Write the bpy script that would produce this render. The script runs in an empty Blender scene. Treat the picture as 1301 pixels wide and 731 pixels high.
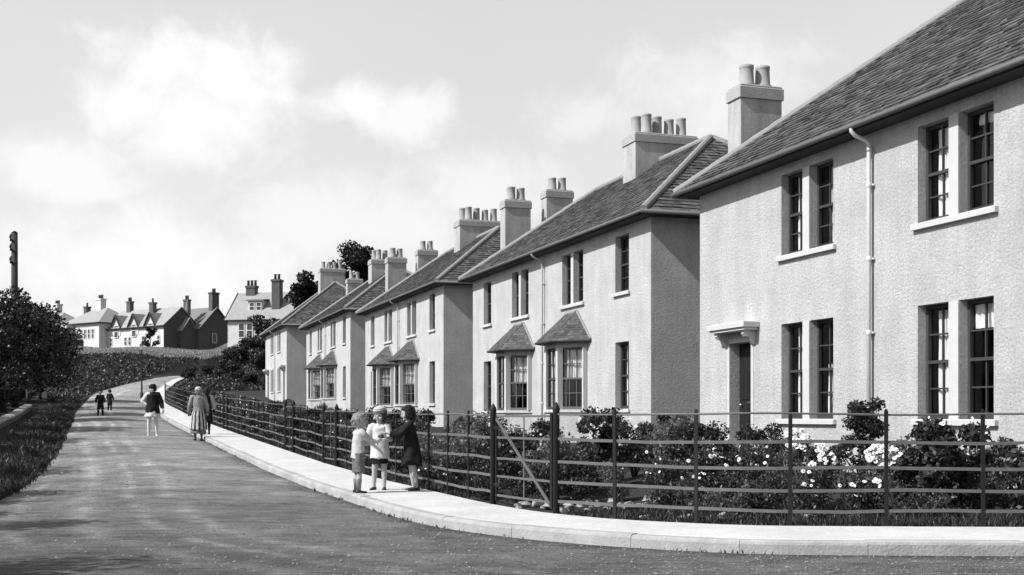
import bpy, math, random
import numpy as np
from mathutils import Vector, Matrix

SC = bpy.context.scene
COL = SC.collection
R = math.radians
F_PX, CX, HY, EYE = 1550.0, 650.5, 530.0, 1.2     # survey of the place: focal length and eye level

# ------------------------------------------------------------------ materials
MATS = {}
def nodes_of(m):
    m.use_nodes = True
    nt = m.node_tree
    return nt, nt.nodes, nt.links, nt.nodes['Principled BSDF']
def g3(v): return (v, v, v, 1)
def mat(name, base, rough=.8, var=0.0, vscale=3.0, bump=0.0, bscale=40.0, island=0.0, spec=.3, metal=0.0, blotch=0.0, blscale=.6, bdist=.02, coords='obj', bdetail=3, streak=0.0):
    if name in MATS: return MATS[name]
    m = bpy.data.materials.new(name); nt, N, L, P = nodes_of(m)
    P.inputs['Roughness'].default_value = rough
    P.inputs['Metallic'].default_value = metal
    P.inputs['Specular IOR Level'].default_value = spec
    P.inputs['Base Color'].default_value = g3(base)
    if coords == 'world':
        vec = N.new('ShaderNodeNewGeometry').outputs['Position']
    else:
        vec = N.new('ShaderNodeTexCoord').outputs['Object']
    fac = None
    def mul(sock, k, off):
        nonlocal fac
        mm = N.new('ShaderNodeMath'); mm.operation = 'MULTIPLY_ADD'
        L.new(sock, mm.inputs[0]); mm.inputs[1].default_value = k; mm.inputs[2].default_value = off
        if fac is None: fac = mm.outputs[0]
        else:
            m2 = N.new('ShaderNodeMath'); m2.operation = 'MULTIPLY'
            L.new(fac, m2.inputs[0]); L.new(mm.outputs[0], m2.inputs[1]); fac = m2.outputs[0]
    if var:
        n = N.new('ShaderNodeTexNoise'); n.inputs['Scale'].default_value = vscale; n.inputs['Detail'].default_value = 6
        L.new(vec, n.inputs['Vector']); mul(n.outputs['Fac'], 2*var, 1-var)
    if blotch:
        n = N.new('ShaderNodeTexNoise'); n.inputs['Scale'].default_value = blscale; n.inputs['Detail'].default_value = 4
        n.inputs['Roughness'].default_value = .65
        L.new(vec, n.inputs['Vector']); mul(n.outputs['Fac'], 2*blotch, 1-blotch)
    if streak:
        mp = N.new('ShaderNodeMapping'); mp.inputs['Scale'].default_value = (2.2, 2.2, .3); L.new(vec, mp.inputs['Vector'])
        n = N.new('ShaderNodeTexNoise'); n.inputs['Scale'].default_value = 1.6; n.inputs['Detail'].default_value = 7; n.inputs['Roughness'].default_value = .7
        L.new(mp.outputs[0], n.inputs['Vector'])
        r = N.new('ShaderNodeMapRange'); r.inputs[1].default_value = .34; r.inputs[2].default_value = .60; L.new(n.outputs['Fac'], r.inputs[0])
        mul(r.outputs[0], streak, 1-streak)
    if island:
        g = N.new('ShaderNodeNewGeometry'); mul(g.outputs['Random Per Island'], 2*island, 1-island)
    if fac is not None:
        m3 = N.new('ShaderNodeMath'); m3.operation = 'MULTIPLY'; m3.use_clamp = True
        L.new(fac, m3.inputs[0]); m3.inputs[1].default_value = base
        c = N.new('ShaderNodeCombineColor')
        for i in range(3): L.new(m3.outputs[0], c.inputs[i])
        L.new(c.outputs[0], P.inputs['Base Color'])
    if bump:
        n = N.new('ShaderNodeTexNoise'); n.inputs['Scale'].default_value = bscale; n.inputs['Detail'].default_value = bdetail; n.inputs['Roughness'].default_value = .5+.03*bdetail
        L.new(vec, n.inputs['Vector'])
        b = N.new('ShaderNodeBump'); b.inputs['Strength'].default_value = bump; b.inputs['Distance'].default_value = bdist
        L.new(n.outputs['Fac'], b.inputs['Height']); L.new(b.outputs['Normal'], P.inputs['Normal'])
    MATS[name] = m
    return m

def make_glass():
    m = bpy.data.materials.new('window_glass'); nt, N, L, P = nodes_of(m)
    N.remove(P); out = N['Material Output']
    t = N.new('ShaderNodeBsdfTransparent'); t.inputs[0].default_value = g3(.86)
    g = N.new('ShaderNodeBsdfGlossy'); g.inputs['Roughness'].default_value = .02; g.inputs[0].default_value = g3(.9)
    lw = N.new('ShaderNodeLayerWeight'); lw.inputs[0].default_value = .5
    pw = N.new('ShaderNodeMath'); pw.operation = 'POWER'; L.new(lw.outputs['Facing'], pw.inputs[0]); pw.inputs[1].default_value = 4
    f = N.new('ShaderNodeMath'); f.operation = 'MULTIPLY_ADD'; L.new(pw.outputs[0], f.inputs[0]); f.inputs[1].default_value = .8; f.inputs[2].default_value = .05
    n = N.new('ShaderNodeTexNoise'); n.inputs['Scale'].default_value = 1.7
    b = N.new('ShaderNodeBump'); b.inputs['Strength'].default_value = .15; b.inputs['Distance'].default_value = .05
    L.new(n.outputs['Fac'], b.inputs['Height']); L.new(b.outputs['Normal'], g.inputs['Normal'])
    mx = N.new('ShaderNodeMixShader')
    L.new(f.outputs[0], mx.inputs[0]); L.new(t.outputs[0], mx.inputs[1]); L.new(g.outputs[0], mx.inputs[2])
    L.new(mx.outputs[0], out.inputs['Surface'])
    return m

def make_leaf(name, base, island, trans=.25):
    m = mat(name, base, rough=.45, island=island, spec=.35)
    nt, N, L, P = nodes_of(m)
    t = N.new('ShaderNodeBsdfTranslucent'); t.inputs[0].default_value = g3(base*1.3)
    mx = N.new('ShaderNodeMixShader'); mx.inputs[0].default_value = trans
    L.new(P.outputs[0], mx.inputs[1]); L.new(t.outputs[0], mx.inputs[2])
    L.new(mx.outputs[0], N['Material Output'].inputs['Surface'])
    return m

def make_road():
    m = bpy.data.materials.new('dirt_road'); nt, N, L, P = nodes_of(m)
    P.inputs['Roughness'].default_value = .95; P.inputs['Specular IOR Level'].default_value = .1
    pos = N.new('ShaderNodeNewGeometry').outputs['Position']
    def noise(scale, detail=6, rough=.6, vec=pos, dist=0):
        n = N.new('ShaderNodeTexNoise'); n.inputs['Scale'].default_value = scale; n.inputs['Detail'].default_value = detail
        n.inputs['Roughness'].default_value = rough; n.inputs['Distortion'].default_value = dist
        L.new(vec, n.inputs['Vector']); return n.outputs['Fac']
    def math_(op, a, b=None, c=None, clamp=False):
        n = N.new('ShaderNodeMath'); n.operation = op; n.use_clamp = clamp
        for i, v in enumerate((a, b, c)):
            if v is None: continue
            if isinstance(v, (int, float)): n.inputs[i].default_value = v
            else: L.new(v, n.inputs[i])
        return n.outputs[0]
    def ramp(sock, a, b, lo, hi):
        n = N.new('ShaderNodeMapRange'); n.clamp = True
        n.inputs[1].default_value = a; n.inputs[2].default_value = b; n.inputs[3].default_value = lo; n.inputs[4].default_value = hi
        L.new(sock, n.inputs[0]); return n.outputs[0]
    # scratches left by wheels and brooms: noise stretched along two bearings
    def streak(angle, sx, sy, dens):
        mp = N.new('ShaderNodeMapping'); mp.inputs['Rotation'].default_value = (0, 0, R(angle)); mp.inputs['Scale'].default_value = (sx, sy, 1)
        L.new(pos, mp.inputs['Vector'])
        return noise(1.0, 3, .5, mp.outputs['Vector'], dens)
    # wheel tracks follow the attribute "across" (metres from the kerb)
    at = N.new('ShaderNodeAttribute'); at.attribute_name = 'across'
    wob = noise(.12, 2, .5)
    ac = math_('ADD', at.outputs['Fac'], math_('MULTIPLY', wob, 1.0))
    def track(centre, width):
        d = math_('ABSOLUTE', math_('SUBTRACT', ac, centre))
        return ramp(d, 0, width, 1, 0)
    tr = math_('MAXIMUM', math_('MAXIMUM', track(2.75, .2), track(3.95, .24)), math_('MAXIMUM', track(4.75, .15), track(3.3, .14)))
    tr = math_('MULTIPLY', tr, math_('MULTIPLY', ramp(noise(.5, 3), .38, .58, .1, 1), ramp(noise(5, 7, .75), .36, .58, .1, 1)))
    s1 = ramp(streak(38, .9, 16, .3), .50, .66, 0, 1)
    s1 = math_('MULTIPLY', s1, ramp(noise(.28, 2), .46, .6, 0, 1))
    s2 = ramp(streak(-20, .7, 14, .3), .52, .66, 0, 1)
    s2 = math_('MULTIPLY', s2, ramp(noise(.22, 2, .5), .5, .42, 1, 0))
    big = ramp(noise(.45, 7, .7), .32, .68, .55, 1.3)
    mid = ramp(noise(2.6, 8, .78), .32, .68, .62, 1.3)
    fine = ramp(noise(38, 4, .75), .3, .7, .6, 1.36)
    peb = N.new('ShaderNodeTexVoronoi'); peb.inputs['Scale'].default_value = 24; L.new(pos, peb.inputs['Vector'])
    pebm = ramp(peb.outputs['Distance'], .05, .3, .8, 1.04)
    # damp dirt along the gutter
    gut = ramp(math_('ADD', at.outputs['Fac'], math_('MULTIPLY', noise(1.1, 5, .65), 1.0)), .35, .85, .33, 1)
    v = math_('MULTIPLY', big, mid); v = math_('MULTIPLY', v, fine); v = math_('MULTIPLY', v, gut); v = math_('MULTIPLY', v, pebm)
    v = math_('MULTIPLY', v, math_('MULTIPLY_ADD', tr, .8, .93))
    v = math_('MULTIPLY', v, math_('MULTIPLY_ADD', math_('ADD', s1, s2), -.3, 1.0))
    # road tone paler up the street, darker towards the corner, broken by noise
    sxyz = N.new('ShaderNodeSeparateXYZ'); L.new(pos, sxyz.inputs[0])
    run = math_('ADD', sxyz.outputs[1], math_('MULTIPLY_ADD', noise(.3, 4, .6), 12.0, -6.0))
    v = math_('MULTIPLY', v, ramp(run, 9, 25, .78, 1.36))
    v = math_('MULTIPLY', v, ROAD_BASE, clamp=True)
    c = N.new('ShaderNodeCombineColor')
    for i in range(3): L.new(v, c.inputs[i])
    L.new(c.outputs[0], P.inputs['Base Color'])
    h = math_('ADD', math_('MULTIPLY', noise(55, 5, .75), .8), math_('MULTIPLY_ADD', noise(13, 5, .7), 1.1, math_('MULTIPLY', noise(4, 4), .5)))
    h = math_('SUBTRACT', h, math_('MULTIPLY', math_('ADD', s1, s2), .35))
    b = N.new('ShaderNodeBump'); b.inputs['Strength'].default_value = .9; b.inputs['Distance'].default_value = .07
    L.new(h, b.inputs['Height']); L.new(b.outputs['Normal'], P.inputs['Normal'])
    return m
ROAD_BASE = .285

M = {}
M['harl'] = mat('rough_harling', .505, .95, var=.36, vscale=26, bump=.85, bscale=21, blotch=.28, blscale=1.1, streak=.14, bdist=.045, spec=.05, bdetail=8)
M['chim'] = mat('chimney_render', .44, .95, var=.14, vscale=16, bump=.7, bscale=20, bdetail=8, blotch=.25, blscale=1.1, spec=.1, streak=.25)
M['stone'] = mat('painted_margin', .50, .85, var=.1, vscale=6, bump=.25, bscale=50, spec=.15)
M['sill'] = mat('painted_sill', .5, .8, var=.08, vscale=8, bump=.15, bscale=60, spec=.15)
M['slate'] = mat('roof_slate', .088, .75, var=.25, vscale=5, island=.42, bump=.3, bscale=60, blotch=.3, blscale=.8, spec=.2)
M['hip'] = mat('ridge_cement', .25, .9, var=.18, vscale=8, bump=.4, bscale=40)
M['cap'] = mat('chimney_cope', .36, .9, var=.2, vscale=7, bump=.4, bscale=40)
M['pot'] = mat('clay_pot', .31, .8, var=.2, vscale=6, bump=.2, bscale=30)
M['pipe'] = mat('painted_pipe', .62, .6, var=.12, vscale=10)
M['pipegrey'] = mat('dull_pipe', .44, .8, var=.12, vscale=10)
M['gutter'] = mat('iron_gutter', .11, .6, var=.1, vscale=6)
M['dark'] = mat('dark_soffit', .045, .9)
M['room'] = mat('room_darkening', .03, .95)
M['sash'] = mat('dark_sash_paint', .05, .5, var=.1)
M['sashgrey'] = mat('grey_sash_paint', .11, .5, var=.1)
M['glass'] = make_glass()
M['lace'] = mat('lace_curtain', .82, .95, var=.06, vscale=20)
M['door'] = mat('dark_door_paint', .016, .45, var=.1)
M['brass'] = mat('brass_knob', .6, .3, metal=1.0)
M['iron'] = mat('fence_iron', .011, .6, var=.2, vscale=20)
M['rail'] = mat('worn_rail_iron', .115, .55, var=.3, vscale=9)
M['wood'] = mat('grey_weathered_wood', .10, .8, var=.3, vscale=6)
M['soil'] = None
M['pave'] = mat('pale_pavement', .545, .95, var=.2, vscale=14, blotch=.25, blscale=1.3, bump=.5, bscale=55, coords='world', spec=.1)
M['kerb'] = mat('kerb_concrete', .37, .95, var=.2, vscale=9, blotch=.45, blscale=1.6, bump=.4, bscale=40, coords='world', spec=.1)
M['ground'] = mat('dark_earth_and_turf', .05, .98, var=.35, vscale=9, blotch=.3, blscale=.7, bump=.9, bscale=22, bdist=.06, coords='world', spec=.05)
M['leafA'] = make_leaf('dark_leaf', .036, .75, .15)
M['leafD'] = make_leaf('blackish_leaf', .02, .7, .08)  # darkest of the leaf tones
M['leafB'] = make_leaf('mid_leaf', .065, .7)
M['leafC'] = make_leaf('pale_leaf', .12, .5)
M['grassb'] = make_leaf('turf_blade', .055, .5)
M['dry'] = make_leaf('dry_grass_blade', .30, .4)
M['bark'] = mat('tree_bark', .07, .95, var=.3, vscale=9, bump=.6, bscale=20)
M['petal'] = mat('white_petal', .82, .8, var=.05)
M['eyeD'] = mat('flower_eye', .12, .8)
M['rock'] = mat('garden_rock', .30, .95, var=.3, vscale=12, bump=.6, bscale=25)
M['skin'] = mat('skin', .40, .55, var=.05, vscale=15)
M['lips'] = mat('lips', .16, .5)
M['eye'] = mat('dark_eye', .02, .2)
M['fair'] = mat('fair_hair', .30, .6, var=.4, vscale=45, bump=.6, bscale=80)
M['blackhair'] = mat('black_hair', .014, .5, var=.3, vscale=40, bump=.5, bscale=80)
M['brownhair'] = mat('brown_hair', .05, .6, var=.3, vscale=40, bump=.5, bscale=80)
M['white'] = mat('white_cotton', .58, .9, var=.08, vscale=10, bump=.3, bscale=14, bdist=.03)
M['cream'] = mat('pale_wool', .46, .95, var=.14, vscale=12, bump=.4, bscale=30)
M['grey'] = mat('grey_wool', .25, .95, var=.2, vscale=14, bump=.4, bscale=30)
M['midgrey'] = mat('mid_grey_cloth', .15, .95, var=.2, vscale=14, bump=.3, bscale=30)
M['stripe'] = mat('dark_stripe_cloth', .05, .95, var=.2, vscale=14)
M['black'] = mat('black_cloth', .014, .9, var=.3, vscale=12, bump=.4, bscale=20, spec=.2)
M['shoe'] = mat('shoe_leather', .025, .4, spec=.4)
M['pole'] = mat('tarred_pole', .05, .9, var=.3, vscale=7, bump=.5, bscale=25)
M['cer'] = mat('insulator', .10, .3)
M['hillwall'] = mat('pale_hill_render', .60, .95, var=.12, vscale=2, blotch=.15, blscale=.4)
M['hillstone'] = mat('dark_hill_stone_and_shade', .10, .95, var=.35, vscale=2.5, bump=.5, bscale=4, bdist=.1)
M['hillroof'] = mat('pale_hill_slate', .30, .8, var=.2, vscale=1.5, bump=.4, bscale=6, bdist=.05)
M['hilldarkroof'] = mat('dark_hill_slate', .17, .8, var=.2, vscale=1.5, bump=.4, bscale=6, bdist=.05)
M['hilltrim'] = mat('dark_bargeboard', .04, .8)

# ------------------------------------------------------------------ mesh helper
class MB:
    def __init__(s): s.v = []; s.f = []; s.m = []; s.n = 0
    def add(s, verts, faces, mi=0):
        b = len(s.v); s.v.extend([tuple(p) for p in verts])
        for f in faces: s.f.append(tuple(i+b for i in f)); s.m.append(mi)
    def box(s, x0, x1, y0, y1, z0, z1, mi=0):
        v = [(x0,y0,z0),(x1,y0,z0),(x1,y1,z0),(x0,y1,z0),(x0,y0,z1),(x1,y0,z1),(x1,y1,z1),(x0,y1,z1)]
        s.add(v, [(3,2,1,0),(4,5,6,7),(0,1,5,4),(1,2,6,5),(2,3,7,6),(3,0,4,7)], mi)
    def bevbox(s, x0, x1, y0, y1, z0, z1, b=.01, mi=0):
        # box with chamfered top and vertical edges
        lo = [(x0+b,y0),(x1-b,y0),(x1,y0+b),(x1,y1-b),(x1-b,y1),(x0+b,y1),(x0,y1-b),(x0,y0+b)]
        ins = [(x0+b,y0+b),(x1-b,y0+b),(x1-b,y0+b),(x1-b,y1-b),(x1-b,y1-b),(x0+b,y1-b),(x0+b,y1-b),(x0+b,y0+b)]
        v = [(x,y,z0) for x,y in lo] + [(x,y,z1-b) for x,y in lo] + [(x,y,z1) for x,y in ins]
        f = [tuple(range(7,-1,-1))]
        for i in range(8):
            j = (i+1) % 8
            f.append((i,j,8+j,8+i)); f.append((8+i,8+j,16+j,16+i))
        f.append(tuple(range(16,24)))
        s.add(v, f, mi)
    def tube(s, pts, r, n=8, mi=0, closed=True):
        pts = [Vector(p) for p in pts]; k = len(pts)
        rr = r if isinstance(r, (list, tuple)) else [r]*k
        up = None; rings = []
        for i, p in enumerate(pts):
            t = (pts[min(i+1,k-1)] - pts[max(i-1,0)])
            t = t.normalized() if t.length > 1e-9 else Vector((0,0,1))
            if up is None:
                up = Vector((0,0,1)) if abs(t.z) < .9 else Vector((1,0,0))
            a = t.cross(up); a = a.normalized() if a.length > 1e-6 else t.orthogonal().normalized()
            b = a.cross(t).normalized(); up = b
            rings.append([p + (a*math.cos(2*math.pi*j/n) + b*math.sin(2*math.pi*j/n))*rr[i] for j in range(n)])
        s.rings(rings, mi, closed)
    def rings(s, rings, mi=0, closed=True):
        n = len(rings[0]); v = [p for r in rings for p in r]; f = []
        for i in range(len(rings)-1):
            for j in range(n):
                j2 = (j+1) % n
                f.append((i*n+j, i*n+j2, (i+1)*n+j2, (i+1)*n+j))
        if closed:
            f.append(tuple(range(n-1,-1,-1))); f.append(tuple((len(rings)-1)*n+j for j in range(n)))
        s.add(v, f, mi)
    def lathe(s, prof, cx=0, cy=0, n=14, mi=0):
        s.rings([[(cx+r*math.cos(2*math.pi*j/n), cy+r*math.sin(2*math.pi*j/n), z) for j in range(n)] for r, z in prof], mi)
    def ell(s, c, r, rot=None, n=14, k=9, mi=0, fn=None):
        c = Vector(c); rings = []
        for i in range(1, k):
            th = math.pi*i/k; ring = []
            for j in range(n):
                ph = 2*math.pi*j/n
                d = Vector((math.sin(th)*math.cos(ph), math.sin(th)*math.sin(ph), -math.cos(th)))
                sc = fn(d) if fn else 1
                p = Vector((d.x*r[0]*sc, d.y*r[1]*sc, d.z*r[2]*sc))
                if rot is not None: p = rot @ p
                ring.append(c+p)
            rings.append(ring)
        s.rings(rings, mi, True)
    def quadsheet(s, grid, mi=0):
        h, w = len(grid), len(grid[0]); v = [p for row in grid for p in row]
        s.add(v, [(i*w+j, i*w+j+1, (i+1)*w+j+1, (i+1)*w+j) for i in range(h-1) for j in range(w-1)], mi)
    def mesh(s, name, mats, smooth=False):
        me = bpy.data.meshes.new(name); me.from_pydata(s.v, [], s.f)
        for m in (mats if isinstance(mats, (list, tuple)) else [mats]): me.materials.append(m)
        if any(s.m): me.polygons.foreach_set('material_index', s.m)
        if smooth:
            me.polygons.foreach_set('use_smooth', [True]*len(me.polygons))
        me.update(); return me
    def build(s, name, mats, parent=None, smooth=False):
        return link(name, s.mesh(name, mats, smooth), parent)

def link(name, me, parent=None, loc=None, rotz=None):
    o = bpy.data.objects.new(name, me); COL.objects.link(o)
    if parent: o.parent = parent
    if loc is not None: o.location = loc
    if rotz is not None: o.rotation_euler = (0, 0, rotz)
    return o
def tag(o, label, cat, group=None, kind=None):
    if label: o['label'] = label
    if cat: o['category'] = cat
    if group: o['group'] = group
    if kind: o['kind'] = kind
    return o
def thing(name, label, cat, loc=(0,0,0), rotz=0, group=None):
    o = link(name, None, None, loc, rotz); o.empty_display_size = .2
    return tag(o, label, cat, group)
def structure(o): o['kind'] = 'structure'; return o
def copy_tree(o, parent=None, skip=None):
    c = o.copy(); COL.objects.link(c)
    if parent: c.parent = parent
    for ch in o.children:
        if skip and skip(ch): continue
        copy_tree(ch, c, skip)
    return c

# ------------------------------------------------------------------ the lie of the land
DIR = (-.335, .942); NRM = (.942, .335)
def interp(x, xs, ys): return float(np.interp(x, xs, ys))
PS = [-500, 15, 20, 25.2, 31.6, 40, 47.5, 55, 62, 70, 78, 90, 110, 135, 170, 240, 2000]
PZ = [0, 0, .03, .12, .30, .54, .78, 1.02, 1.28, 1.60, 1.97, 2.72, 4.1, 5.5, 7.2, 9.5, 10]
def prof(X, Y): return np.interp(DIR[0]*X + DIR[1]*Y, PS, PZ)
def catmull(pts, step):
    P = [np.array(p, float) for p in pts]; P = [2*P[0]-P[1]] + P + [2*P[-1]-P[-2]]; out = []
    for i in range(1, len(P)-2):
        n = max(2, int(np.linalg.norm(P[i+1]-P[i])/step))
        for k in range(n):
            t = k/n; a, b, c, d = P[i-1:i+3]
            out.append(.5*((2*b)+(c-a)*t+(2*a-5*b+4*c-d)*t*t+(3*b-a-3*c+d)*t**3))
    out.append(P[-2]); return np.array(out)
KERB = catmull([(60,9.3),(30,9.9),(12,10.3),(7,10.42),(4.41,10.5),(2.41,10.63),(1.75,10.83),(1.09,11.2),(.38,11.75),(-.4,12.65),(-1.18,14.1),
                (-2.64,18.1),(-5.9,27.3),(-9.3,36.9),(-12.9,47),(-16.4,57),(-19.3,65.6),(-22.5,75),(-25.7,87),(-28.7,100),(-33,120),(-34.6,134),(-31.5,150),(-24,165)], .4)
LEFT = catmull([(60,-14),(30,-14),(10,-14),(4,-13),(-1,-10),(-3.4,-4),(-5.2,4),(-6.1,12),(-7.7,19),(-10.2,27),(-12.9,35),(-15.7,43),(-18.4,51),(-23.2,65),
                (-29.2,85),(-31.4,96),(-34,112),(-37.3,132),(-36.8,152),(-29,171)], .5)
def normals(c):
    t = np.gradient(c, axis=0); t /= np.linalg.norm(t, axis=1)[:,None]
    return np.stack([t[:,1], -t[:,0]], 1)       # right-hand side of the walking direction
KN = normals(KERB); LN = normals(LEFT)
def sd(c, n, X, Y):
    # signed distance: positive to the right of the line
    X = np.asarray(X, float).ravel(); Y = np.asarray(Y, float).ravel(); out = np.empty(len(X))
    for i in range(0, len(X), 4000):
        dx = X[i:i+4000,None]-c[None,:,0]; dy = Y[i:i+4000,None]-c[None,:,1]
        d2 = dx*dx+dy*dy; k = d2.argmin(1); r = np.arange(len(k))
        out[i:i+4000] = np.sqrt(d2[r,k])*np.sign(dx[r,k]*n[k,0]+dy[r,k]*n[k,1])
    return out
def pwidth(k):     # pavement width along the kerb
    return np.interp(KERB[k,1], [9, 10.7, 12, 14.5, 60, 80, 90], [1.5, 1.48, 1.3, 1.25, 1.25, 1.1, .8])
FENCE = np.array([KERB[k] + KN[k]*pwidth(k) for k in range(len(KERB))])
def sstep(x): x = np.clip(x, 0, 1); return x*x*(3-2*x)
def terrain(X, Y, under=True):
    X = np.asarray(X, float); Y = np.asarray(Y, float); sh = X.shape; X = X.ravel(); Y = Y.ravel()
    s = DIR[0]*X+DIR[1]*Y; p = np.interp(s, PS, PZ)
    dk = sd(KERB, KN, X, Y); dl = -sd(LEFT, LN, X, Y)
    z = p-.12
    gs = np.interp(s, [0, 33, 50, 66, 87, 100], [.28, .26, .06, -.1, -.35, -.1])
    garden = p + .07*sstep((dk-.4)/.7) - .12*(1-sstep((dk-.4)/.7)) + gs*sstep((dk-1.4)/4.5)
    bankr = sstep((s-92)/34)*np.minimum(np.maximum(dk-2,0)*.42, 5.0)
    garden = garden + bankr
    z = np.where(dk > 0, garden, z)
    verge = p - .12 + .15*sstep((dl-.15)/.6) + .22*sstep((dl-1.0)/3)
    bankl = sstep((s-84)/22)*np.minimum(np.maximum(dl-.3,0)*.42, 8.5)
    verge = verge + bankl
    z = np.where(dl > 0, verge, z)
    far = sstep((s-128)/55)
    top = 12.0
    z = np.where((dl > 0) | (dk > 0), np.where(s > 128, z*(1-far)+np.minimum(np.maximum(z, 11.0+.0*s), top)*far, z), z)
    cap = .7 + .0572*Y - 2.9*(1-sstep((Y-95)/80)) + .35*np.sin(X*.31+Y*.07)*np.sin(X*.13+1) + .012*Y*sstep((X/np.maximum(Y,1)+.25)/.04)
    z = np.where((Y > 80) & ((dl > .3) | (dk > 2)), np.minimum(z, np.maximum(cap, p-.12)), z)
    z = np.minimum(z, top)
    beyond = sstep((s-230)/250)
    z = z*(1-beyond) + 4.0*beyond
    return z.reshape(sh)
def tz(x, y): return float(terrain(np.array([x]), np.array([y]))[0])
def roadz(x, y): return float(prof(np.array(x), np.array(y)))
def W(px, Y): return ((px-CX)/F_PX*Y, Y)           # survey bearing -> plan position

def build_setting():
    def axis(fine, coarse):
        a = sorted(set([round(v,3) for v in fine] + list(coarse))); return np.array(a)
    xs = axis(list(np.arange(-24, 13, .5)) + list(np.arange(-75,-24,1.5)) + list(np.arange(13,40,3)), [-3000,-1400,-700,-400,-250,-170,-120,-95,60,90,140,250,500,1200,3000])
    ys = axis(list(np.arange(8, 52, .5)) + list(np.arange(52,130,1.25)) + list(np.arange(130,215,3)), [-1500,-500,-150,-60,-30,-15,-6,0,4,230,260,300,360,450,600,900,1600,3500])
    X, Y = np.meshgrid(xs, ys); Z = terrain(X, Y)
    rng = np.random.default_rng(1)
    dk = sd(KERB, KN, X, Y).reshape(X.shape)
    Z = Z + np.where((dk > 1.3) & (dk < 30) & (Y < 130), rng.normal(0, .018, X.shape), 0)
    mb = MB(); mb.quadsheet([[(X[i,j],Y[i,j],Z[i,j]) for j in range(len(xs))] for i in range(len(ys))])
    structure(mb.build('ground', M['ground'], smooth=True))
    # road ribbon between the two edges
    def param(c, t):
        d = np.r_[0, np.cumsum(np.linalg.norm(np.diff(c, axis=0), axis=1))]; return np.stack([np.interp(t*d[-1], d, c[:,0]), np.interp(t*d[-1], d, c[:,1])], 1)
    # match by a walking parameter so both edges advance together
    keyK = [(60,9.3),(7,10.42),(1.09,11.2),(-.4,12.65),(-1.18,14.1),(-5.9,27.3),(-12.9,47),(-19.3,65.6),(-25.7,87),(-33,120),(-34.6,134),(-24,165)]
    keyL = [(60,-14),(4,-13),(-3.4,-4),(-5.2,4),(-6.1,12),(-10.2,27),(-15.7,43),(-23.2,65),(-29.2,85),(-34,112),(-37.3,132),(-29,171)]
    def idx(c, key): return [int(((c-np.array(k))**2).sum(1).argmin()) for k in key]
    iK, iL = idx(KERB, keyK), idx(LEFT, keyL)
    mb = MB(); rows = []; acr = []
    for a in range(len(iK)-1):
        n = max(6, int(np.linalg.norm(KERB[iK[a+1]]-KERB[iK[a]])/.8))
        for k in range(n + (a == len(iK)-2)):
            t = k/n
            kf = iK[a]+(iK[a+1]-iK[a])*t; lf = iL[a]+(iL[a+1]-iL[a])*t
            pk = np.array([np.interp(kf, np.arange(len(KERB)), KERB[:,i]) for i in (0,1)])
            pl = np.array([np.interp(lf, np.arange(len(LEFT)), LEFT[:,i]) for i in (0,1)])
            row = []
            for j in range(25):
                q = pk*(1-j/24) + pl*(j/24); camber = .06*(1-(2*j/24-1)**2) if a > 3 else .03*(1-(2*j/24-1)**2)
                row.append((q[0], q[1], roadz(q[0], q[1]) + camber)); acr.append(np.linalg.norm(pk-q))
            rows.append(row)
    mb.quadsheet(rows)
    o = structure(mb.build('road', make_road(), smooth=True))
    at = o.data.attributes.new('across', 'FLOAT', 'POINT'); at.data.foreach_set('value', np.array(acr, dtype=np.float32))
    # loose stones and grit lying on the dirt
    rng = np.random.default_rng(12); n = 42000
    Y = 8.2 + 34*rng.uniform(0,1,n)**2.0; X = rng.uniform(-.46,.46,n)*Y; 
    dk = sd(KERB,KN,X,Y); dl = -sd(LEFT,LN,X,Y); kerbside = np.exp(-np.abs(dk)/.35)
    ok = (dk < -.03) & (dl < 0) & (rng.uniform(0,1,n) < .45+.9*kerbside); X, Y, dk = X[ok], Y[ok], dk[ok]; n = len(X)
    S = (.0035+.012*rng.uniform(0,1,n)**3.5)*np.interp(Y,[8,40],[1,2.2])
    ac = np.clip(-dk/6.0, 0, 1); z = prof(X,Y) + np.interp(Y,[12,16],[.03,.06])*(1-(2*ac-1)**2)
    base = np.array([(1,0,0),(0,1,0),(-1,0,0),(0,-1,0),(.15,.1,.8),(.0,.0,-.5)]); ang = rng.uniform(0,6.28,n); c, s_ = np.cos(ang), np.sin(ang)
    sx, sy = S*rng.uniform(.7,1.4,n), S*rng.uniform(.6,1.1,n); Vt = np.empty((n,6,3))
    bx, by = base[:,0][None]*sx[:,None], base[:,1][None]*sy[:,None]
    Vt[:,:,0] = X[:,None]+bx*c[:,None]-by*s_[:,None]; Vt[:,:,1] = Y[:,None]+bx*s_[:,None]+by*c[:,None]; Vt[:,:,2] = z[:,None]+base[:,2][None]*S[:,None]
    tri = np.array([(0,1,4),(1,2,4),(2,3,4),(3,0,4)]); Fc = (np.arange(n)[:,None,None]*6+tri[None]).reshape(-1)
    me = bpy.data.meshes.new('road_grit'); me.vertices.add(n*6); me.vertices.foreach_set('co', Vt.ravel()); me.loops.add(len(Fc)); me.loops.foreach_set('vertex_index', Fc.astype(np.int32))
    me.polygons.add(len(Fc)//3); me.polygons.foreach_set('loop_start', np.arange(0,len(Fc),3,dtype=np.int32)); me.materials.append(mat('road_stone', .17, .95, island=.5)); me.update(calc_edges=True); me.validate()
    tag(link('road_grit', me), 'loose grit and small stones lying on the dirt road', 'grit', None, 'stuff')
    # pavement and kerb
    mb = MB(); rows = []
    for k in range(0, len(KERB)):
        w = float(pwidth(k)); z = roadz(*KERB[k])
        rr = []
        for d, h in ((.145,-.1),(.145,.117),(.155,.122),(w*.5,.128),(w-.02,.124),(w,.119),(w,-.2)):
            q = KERB[k]+KN[k]*d; rr.append((q[0],q[1],z+h))
        rows.append(rr)
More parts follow.
